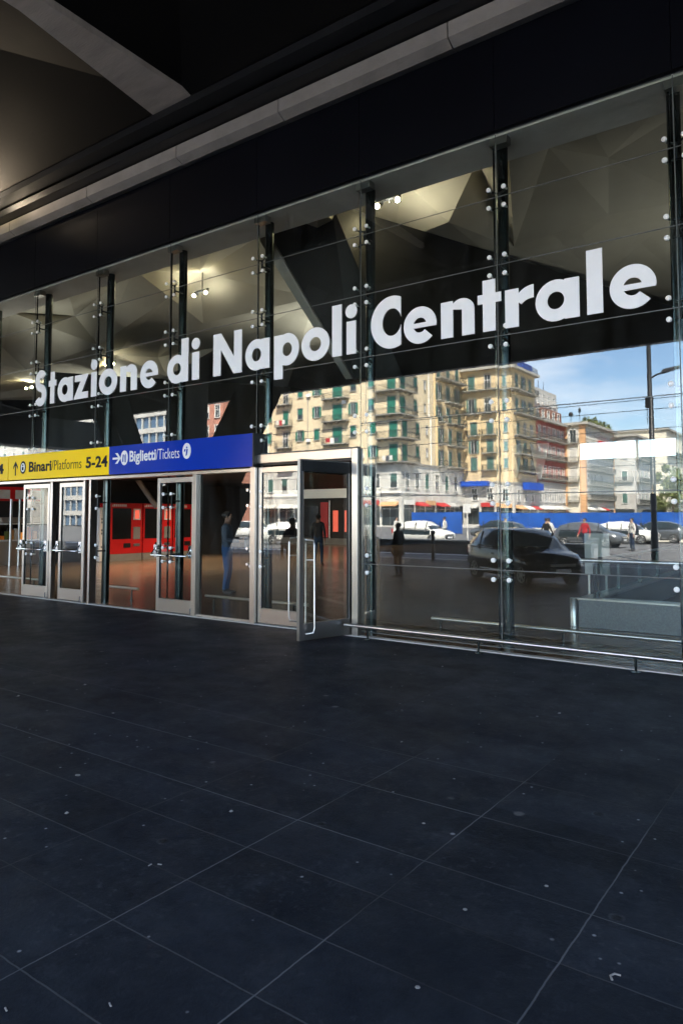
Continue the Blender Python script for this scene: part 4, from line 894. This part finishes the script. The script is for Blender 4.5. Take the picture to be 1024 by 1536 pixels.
mb = MB(); F.box(mb, 14.5, 14.6, .001, .12, 10.3, 30); F.box(mb, 27.0, 27.1, .001, .12, 10.3, 30); mb.build('drainpipe', M['trim'], b1)
block(b1, -58.749,-58.45,-111.1,-100.9,10.3,30,'ochre2','side_bay')
Fb = Fac((-58.45,-100.9),(-58.45,-111.1),(1,0))
for i, z in enumerate(fl_):
    for a in (1.1,4.6,8.2): window(Fb, a, z+.05, 1.15, 2.7, b1, rnd.choice(['shut','open','shut']), 'shutter2')
    if i == 4: balcony(Fb, .1, 10.0, z, b1, 1.2)
    else:
        balcony(Fb, .2, 2.1, z, b1, .9); balcony(Fb, 3.4, 9.9, z, b1, .95)
F2 = Fac((-92.1,-88.9),(-58.65,-88.9),(0,1)); shop_row(F2, .5, 33.2, b1, 9, seed=4)
Fs2 = Fac((-58.65,-88.9),(-58.65,-111.2),(1,0)); shop_row(Fs2, .5, 21.8, b1, 6, seed=9)
for k, zz in enumerate((4.7,)):
    for a in [2.5+3.3*q for q in range(10)]: window(F2, a, 6.2, 1.2, 2.2, b1, rnd.choice(['shut','half','glass']), 'shutter2', 'whitetrim')
    for a in (2.0,5.2,8.4,12,15.5,19): window(Fs2, a, 6.2, 1.2, 2.4, b1, rnd.choice(['shut','glass']), 'shutter2', 'whitetrim')
for X, z in ((-77.2,14.9),(-77.2,22.8),(-88.4,18.9),(-66.0,11.2),(-69.5,20.9),(-73.9,11.5)):
    mb = MB(); F.box(mb, a_(X)-.4, a_(X)+.4, .001, .35, z, z+.6); F.box(mb, a_(X)-.3, a_(X)+.3, .351, .36, z+.06, z+.54); mb.build('air_conditioner', M['white'], b1)
for k, (X, z, w_) in enumerate(((-82.7,18.05,2.2),(-71.2,14.15,2.8),(-60.4,10.3,2.0),(-82.5,10.3,1.8))):
    for q in range(3):
        mb = MB(); x0 = a_(X)-w_/2+q*w_/3; F.box(mb, x0, x0+w_/3-.12, 1.16, 1.19, z+.25-.2*(q % 2), z+.98); mb.build('laundry', M[('whitecl','redcl','awnwhite','greyjk')[(k+q) % 4]], b1)
block(b1, -92.6,-58.2,-111.2,-88.4,30.001,30.5,'trim','cornice')

# --- deep yellow corner block
b2 = thing('corner_building', 'deep yellow corner block with long balconies and heavy cornice', 'building')
block(b2, -70,-49.5,-122.3,-111.26,7.6,28.3,'ochre2'); block(b2, -70,-49.45,-122.32,-111.21,0,7.599,'stone','ground_storey')
block(b2, -70,-48.6,-123,-110.4,28.301,28.75,'trim','cornice'); block(b2, -70,-50.9,-122,-113,28.751,31.2,'ochre','attic')
F = Fac((-58.7,-111.26),(-49.5,-111.26),(0,1)); Fs = Fac((-49.5,-111.26),(-49.5,-122.3),(1,0))
mb = MB(); F.box(mb,0,9.2,.0,.2,7.601,7.85); Fs.box(mb,-.2,11,.0,.2,7.602,7.849); mb.build('string_course', M['trim'], b2)
z2 = [24.6,20.3,16.3,13.0,9.9]
for i, z in enumerate(z2):
    hh = 2.7 if i < 2 else 2.3
    for a, st2 in ((2.2,'open' if i % 2 else 'shut'),(5.4,rnd.choice(['shut','open','glass']))): window(F, a, z+.05, 1.2, hh, b2, st2, 'shutter2')
    window(F, 7.8, z+.6, .6, hh-.8, b2, 'shut', 'shutter2')
    if i == 0: balcony(F, .1, 10.3, z, b2, .95)
    else:
        balcony(F, 4.0, 6.9, z, b2, .8); 
        if i in (1,2): balcony(F, 1.0, 3.5, z, b2, .6)
    for a in (2.1,5.3,8.6): window(Fs, a, z+.05, 1.15, hh, b2, rnd.choice(['shut','shut','open','glass']), 'shutter2')
    balcony(Fs, .2, 10.9, z, b2, .95)
balcony(F, .05, 10.2, 28.75, b2, .75, .05, 1.0, .2, 'roof_balustrade'); balcony(Fs, -.7, 11, 28.76, b2, .75, .05, 1.0, .2, 'roof_balustrade')
Fa = Fac((-70,-113),(-50.9,-113),(0,1))
for a in (12.4,15.5,18.0): window(Fa, a, 28.8, 1.2, 2.0, b2, 'shut', 'shutter2')
mb = MB()
for x, y, h in ((-51.5,-118,34),(-52.5,-120,33.2),(-50.8,-121,35)): mb.tube([(x,y,31),(x,y,h)], .04, 5)
mb.build('antenna', M['black'], b2); block(b2, -50.7,-49.6,-121.5,-117,29.0,30.4,'awnblue','roof_screen')
F2 = Fac((-58.7,-111.21),(-49.45,-111.21),(0,1)); shop_row(F2, .2, 9.1, b2, 3, 3.2, 5)
Fs2 = Fac((-49.45,-111.21),(-49.45,-122.3),(1,0)); shop_row(Fs2, .3, 10.8, b2, 3, 3.2, 6)
mb = MB(); F.box(mb,-.5,5.2,.2,1.5,7.0,7.9); Fs.box(mb,3.5,10.8,.2,1.4,6.6,7.9); mb.build('awning', M['awnblue'], b2)
for a in (2.2,5.2,7.6): window(F2, a, 4.5, 1.1, 2.0, b2, 'glass', 'shutter2', 'whitetrim')
for a in (2,5.3,8.6): window(Fs2, a, 4.5, 1.1, 1.9, b2, 'glass', 'shutter2', 'whitetrim')

# --- red palazzo
b3 = thing('red_palazzo', 'red palazzo with white window surrounds and grey ground storey', 'building')
block(b3, -66,-49.5,-138.3,-122.4,8.2,20.2,'redstucco'); block(b3, -66,-49.4,-138.32,-122.38,0,8.199,'stone','ground_storey')
block(b3, -66,-48.5,-138.8,-122.35,20.201,20.75,'trim','cornice'); block(b3, -66,-50.0,-138,-122.4,20.751,23.2,'brown','attic'); block(b3, -66,-50.6,-137.6,-122.4,23.201,27.2,'stone','upper_storey')
Fs = Fac((-49.5,-122.4),(-49.5,-138.3),(1,0))
for z in (16.9,13.2,9.2):
    for k in range(6): window(Fs, 1.5+2.6*k, z, 1.2, 2.3, b3, rnd.choice(['glass','glass','open']), 'curtain', 'whitetrim')
    balcony(Fs, .3, 15.6, z-.1, b3, .7, .16, .9)
mb = MB()
for k in range(7): Fs.box(mb, .1+2.6*k-.22, .1+2.6*k+.22, .0, .12, 8.2, 20.2)
mb.build('pilaster', M['redstucco'], b3)
mb = MB(); Fs.box(mb, 0, 15.9, .0, .25, 8.0, 8.45); mb.build('string_course', M['trim'], b3)
Fg = Fac((-49.4,-122.4),(-49.4,-138.3),(1,0))
for k in range(6): window(Fg, 1.5+2.6*k, 4.6, 1.1, 2.3, b3, 'glass', 'curtain', 'whitetrim')
shop_row(Fg, .2, 15.7, b3, 5, 3.3, 8)
Fu = Fac((-50.6,-122.4),(-50.6,-137.6),(1,0)); 
for k in range(5): window(Fu, 2+2.8*k, 24.2, 1.1, 1.9, b3, 'glass', 'curtain', 'whitetrim')
Fu = Fac((-50.0,-122.4),(-50.0,-138),(1,0))
for k in range(5): window(Fu, 2+2.9*k, 21.2, 1.1, 1.4, b3, 'glass', 'curtain', 'whitetrim')
mb = MB()
for y in (-126,-131,-134): mb.tube([(-52,y,27),(-52,y,29.5)], .05, 5)
mb.build('antenna', M['black'], b3)

# --- orange and white palazzo
b4 = thing('striped_palazzo', 'white palazzo with orange corner pilasters and a roof garden', 'building')
block(b4, -62,-45.4,-159.2,-138.25,0,20.6,'cream'); block(b4, -62,-44.5,-159.8,-137.5,20.601,21.15,'trim','cornice')
F = Fac((-49.5,-138.25),(-45.4,-138.25),(0,1)); Fs = Fac((-45.4,-138.25),(-45.4,-159.2),(1,0))
mb = MB(); F.box(mb,0,.5,.001,.15,0,20.6); F.box(mb,3.1,4.1,.001,.15,0,20.6); Fs.box(mb,-.15,.7,.001,.151,0,20.6); Fs.box(mb,20.2,20.95,.001,.15,0,20.6); mb.build('pilaster', M['orangest'], b4)
for z in (16.9,13.0,9.0,4.8):
    window(F, 1.75, z+.05, 1.3, 2.6, b4, 'open' if z > 15 else 'shut', 'curtain', 'whitetrim'); balcony(F, .6, 2.95, z, b4, .7)
for z in (14.9,11.4,8.3,5.3):
    for k in range(8): window(Fs, 1.9+2.4*k, z+.05, 1.1, 2.2, b4, rnd.choice(['glass','open','shut']), 'curtain', 'whitetrim')
    balcony(Fs, .9, 20, z, b4, .8)
mb = MB()
for k in range(9): Fs.box(mb, .75+2.4*k-.18+(.1 if k == 0 else 0), .75+2.4*k+.18, .001, .12, 4.5, 20.5)
mb.build('pilaster', M['stone'], b4)
for k in range(8): window(Fs, 1.9+2.4*k, 18.1, 1.0, 1.4, b4, 'glass', 'awnred', 'whitetrim')
mb = MB()
for k in range(3,8): Fs.box(mb, 1.3+2.4*k, 2.5+2.4*k, .2, .9, 17.4, 18.0)
mb.build('awning', M['awnred'], b4)
shop_row(Fs, .9, 20, b4, 6, 3.2, 12)
rg = MB(); rd = random.Random(5)
for _ in range(900):
    x = -45.5-rd.random()*1.5; y = -141-rd.random()*17.5; z = 21.2+rd.random()*1.7*(.6+.4*math.sin(y*1.7)); a = Vector((rd.gauss(0,.2),rd.gauss(0,.2),rd.gauss(0,.2))); b_ = Vector((rd.gauss(0,.15),rd.gauss(0,.15),rd.gauss(0,.15))); q = Vector((x,y,z)); rg.add([q-a,q+b_,q+a,q-b_],[(0,1,2,3)])
rg.build('roof_garden', M['leaf'], b4)
mb = MB(); mb.tube([(-46.5,-139,21.1),(-46.5,-139,23.2)], .05, 6).sphere((-46.5,-139,23.7), .38, sc=(.7,.7,1.6)).tube([(-48.5,-139.5,21.1),(-48.5,-139.5,23)], .06, 6).sphere((-48.5,-139.5,23.1), .5); mb.build('roof_lantern', M['black'], b4)

def plain_block(label, x0, x1, y0, y1, h, m, floors, cols_f, cols_s, sh='curtain', z0=4.5, seed=1, name='apartment_building'):
    b = thing(name, label, 'building'); rn = random.Random(seed)
    block(b, x0, x1, y0, y1, 0, h, m); block(b, x0-.4, x1+.5, y0-.5, y1+.5, h+.001, h+.5, 'trim', 'cornice')
    F_ = Fac((x0,y1),(x1,y1),(0,1)); S_ = Fac((x1,y1),(x1,y0),(1,0))
    for f_ in range(floors):
        z = z0+(h-z0)/floors*f_
        for k in range(cols_f): window(F_, (k+.5)*(x1-x0)/cols_f, z+.3, 1.1, 2.1, b, rn.choice(['glass','shut','half']), sh, 'whitetrim')
        for k in range(cols_s): window(S_, (k+.5)*(y1-y0)/cols_s, z+.3, 1.1, 2.1, b, rn.choice(['glass','shut','half']), sh, 'whitetrim')
        if cols_s: balcony(S_, .5, (y1-y0)-.5, z+.1, b, .8)
        if cols_f and f_ % 2: balcony(F_, .4, (x1-x0)-.4, z+.1, b, .6)
    mb = MB(); F_.box(mb, .3, x1-x0-.3, .001, .05, .2, 3.4); 
    if cols_s: S_.box(mb, .3, y1-y0-.3, .001, .05, .2, 3.4)
    mb.build('shop_window', M['winglass'], b)
    return b
plain_block('grey stone block next beyond the striped palazzo', -60,-41.2,-176,-161,20,'stone',3,4,4,'shutter2',seed=2)
plain_block('beige block with many balconies down the far street', -62,-38.0,-205,-178,23,'cream',3,3,7,'shutter2',seed=3)
plain_block('pale ochre block closing the far street', -52,-33.5,-250,-212,22,'ochre',4,4,8,'shutter2',seed=5)
plain_block('cream block at the very end of the far street', -40,-20,-300,-262,24,'cream',3,6,5,'shutter2',seed=6)
plain_block('pink brick block beyond the canopy pillar', -103,-89.5,-96,-80,30,'brick',7,5,0,'curtain',seed=7)
ob_ = thing('office_building', 'blue-grey glass office block between the pillar legs', 'building')
block(ob_, -132,-96,-95,-75,0,30,'officeglass','curtain_wall'); mb = MB()
for z in range(2,30,3): mb.box(-132,-95.9,-75,-74.6,z,z+.9)
for x in range(-131,-96,2): mb.box(x,x+.25,-74.95,-74.7,0,30)
mb.build('spandrel', M['stone'], ob_)
plain_block('tall pale block far off beyond the dark side wing', -185,-150,-110,-80,24,'stone',6,9,0,'shutter2',seed=8)
plain_block('cream block far off beside the office block', -150,-133,-110,-84,17,'cream',4,5,0,'shutter2',seed=9)
plain_block('ochre block far off at the frame edge', -260,-190,-130,-100,26,'ochre',6,12,0,'shutter2',seed=10)

# ------------------------------------------------------------------ litter on the paving
LIT = [(-3.978,-5.31,'r'),(-3.525,-5.681,'p'),(-2.822,-5.138,'p'),(-2.664,-5.759,'b'),(-2.696,-5.79,'b'),(-3.672,-1.113,'p'),(-1.359,-5.273,'g'),(-.744,-5.357,'c'),(-1.9,-4.656,'g'),(-1.274,-5.807,'g'),(-2.299,-6.69,'b'),(-2.045,-6.479,'b'),(-1.156,-4.897,'g'),(-6.046,-3.854,'p'),(-6.15,-4.463,'p'),(-2.695,-3.566,'b'),(-2.04,-2.172,'p'),(-4.008,-4.368,'b'),(-6.452,-2.785,'b'),(-4.985,-4.314,'b')]
nm = {'r':('ring_pull','pale ring lying alone on the dark paving','litter'),'p':('paper_scrap','small crumpled white paper scrap on the dark paving','litter'),'b':('cigarette_butt','small pale cigarette butt lying on the dark paving','litter'),'g':('gum_blob','flattened pale gum blob stuck to the dark paving','litter'),'c':('plastic_strip','curled pale strip lying on the dark paving nearest the camera','litter')}
gp_ = {'p':'paper scraps on the paving','b':'cigarette butts on the paving','g':'gum blobs on the paving'}
for x, y, kd in LIT:
    mb = MB(); a = random.random()*6
    if kd == 'r': mb.tube([(.022*math.cos(t*.5236),.016*math.sin(t*.5236),.004) for t in range(13)], .003, 6)
    elif kd == 'c': mb.tube([(-.035,.0,.004),(-.01,.02,.006),(.02,.012,.006),(.03,-.015,.004)], .006, 6)
    elif kd == 'b': mb.tube([(-.014,0,.005),(.014,.003,.005)], .0045, 8)
    elif kd == 'g': mb.tube([(0,0,.0005),(0,0,.003),(0,0,.004)], [.013,.012,.006], 12)
    else: mb.hexa([(-.015,-.01,.001),(.014,-.012,.001),(.018,.01,.001),(-.01,.012,.001)], [(-.01,-.008,.012),(.012,-.01,.007),(.013,.006,.014),(-.006,.008,.009)])
    o = mb.build(nm[kd][0], M['paper']); o.location = (x,y,0); o.rotation_euler = (0,0,a); o.scale = (.7,.7,.5); tag(o, nm[kd][1], nm[kd][2], gp_.get(kd))

# ------------------------------------------------------------------ light, sky, camera
to_sun = Vector((.30,.55,.80)).normalized()
el = math.asin(to_sun.z)
W = bpy.data.worlds.new('World'); S.world = W; W.use_nodes = True; nt = W.node_tree; N = nt.nodes; L = nt.links
bg = N['Background']; bg.inputs['Strength'].default_value = .10
sky = N.new('ShaderNodeTexSky'); sky.sky_type = 'NISHITA'; sky.sun_disc = False; sky.sun_elevation = el; sky.sun_rotation = math.atan2(to_sun.x, to_sun.y)
sky.air_density = 1.0; sky.dust_density = .35; sky.ozone_density = 3.0
tc = N.new('ShaderNodeTexCoord'); mp = N.new('ShaderNodeMapping'); mp.inputs['Scale'].default_value = (1,1,3.2); L.new(tc.outputs['Generated'], mp.inputs[0])
no = N.new('ShaderNodeTexNoise'); no.inputs['Scale'].default_value = 3.2; no.inputs['Detail'].default_value = 9; no.inputs['Roughness'].default_value = .62; L.new(mp.outputs[0], no.inputs['Vector'])
mr = N.new('ShaderNodeMapRange'); mr.inputs['From Min'].default_value = .42; mr.inputs['From Max'].default_value = .66; mr.inputs['To Max'].default_value = .75; L.new(no.outputs['Fac'], mr.inputs['Value'])
mx = N.new('ShaderNodeMix'); mx.data_type = 'RGBA'; L.new(mr.outputs[0], mx.inputs[0]); L.new(sky.outputs[0], mx.inputs[6]); mx.inputs[7].default_value = (7.5,7.8,8.4,1)
L.new(mx.outputs[2], bg.inputs['Color'])
sl = bpy.data.lights.new('sun', 'SUN'); sl.energy = 5.0; sl.angle = R(.5); sl.color = (1,.93,.82)
so = bpy.data.objects.new('sun', sl); COL.objects.link(so); so.rotation_euler = (-to_sun).to_track_quat('-Z','Y').to_euler(); so.location = (0,0,60)

cd = bpy.data.cameras.new('camera'); co = bpy.data.objects.new('camera', cd); COL.objects.link(co)
co.location = (0,-8,1.6); co.rotation_euler = (R(90+3.479), 0, R(36.018))
cd.sensor_fit = 'VERTICAL'; cd.sensor_height = 36; cd.lens = 1064.9/1536*36; cd.shift_y = -(768-711.2)/1536; cd.clip_end = 3000; cd.clip_start = .05
S.camera = co
S.view_settings.view_transform = 'Standard'; S.view_settings.look = 'None'; S.view_settings.gamma = 1; S.view_settings.exposure = 3.62
cy = S.cycles
S.render.engine = 'CYCLES'
cy.use_denoising = True; cy.max_bounces = 10; cy.diffuse_bounces = 5; cy.glossy_bounces = 5; cy.transparent_max_bounces = 32; cy.transmission_bounces = 6
cy.caustics_reflective = False; cy.caustics_refractive = False; cy.sample_clamp_indirect = 6; cy.blur_glossy = .5
cy.use_light_tree = True
try: cy.denoising_input_passes = 'RGB_ALBEDO_NORMAL'; cy.denoising_prefilter = 'ACCURATE'
except Exception: pass
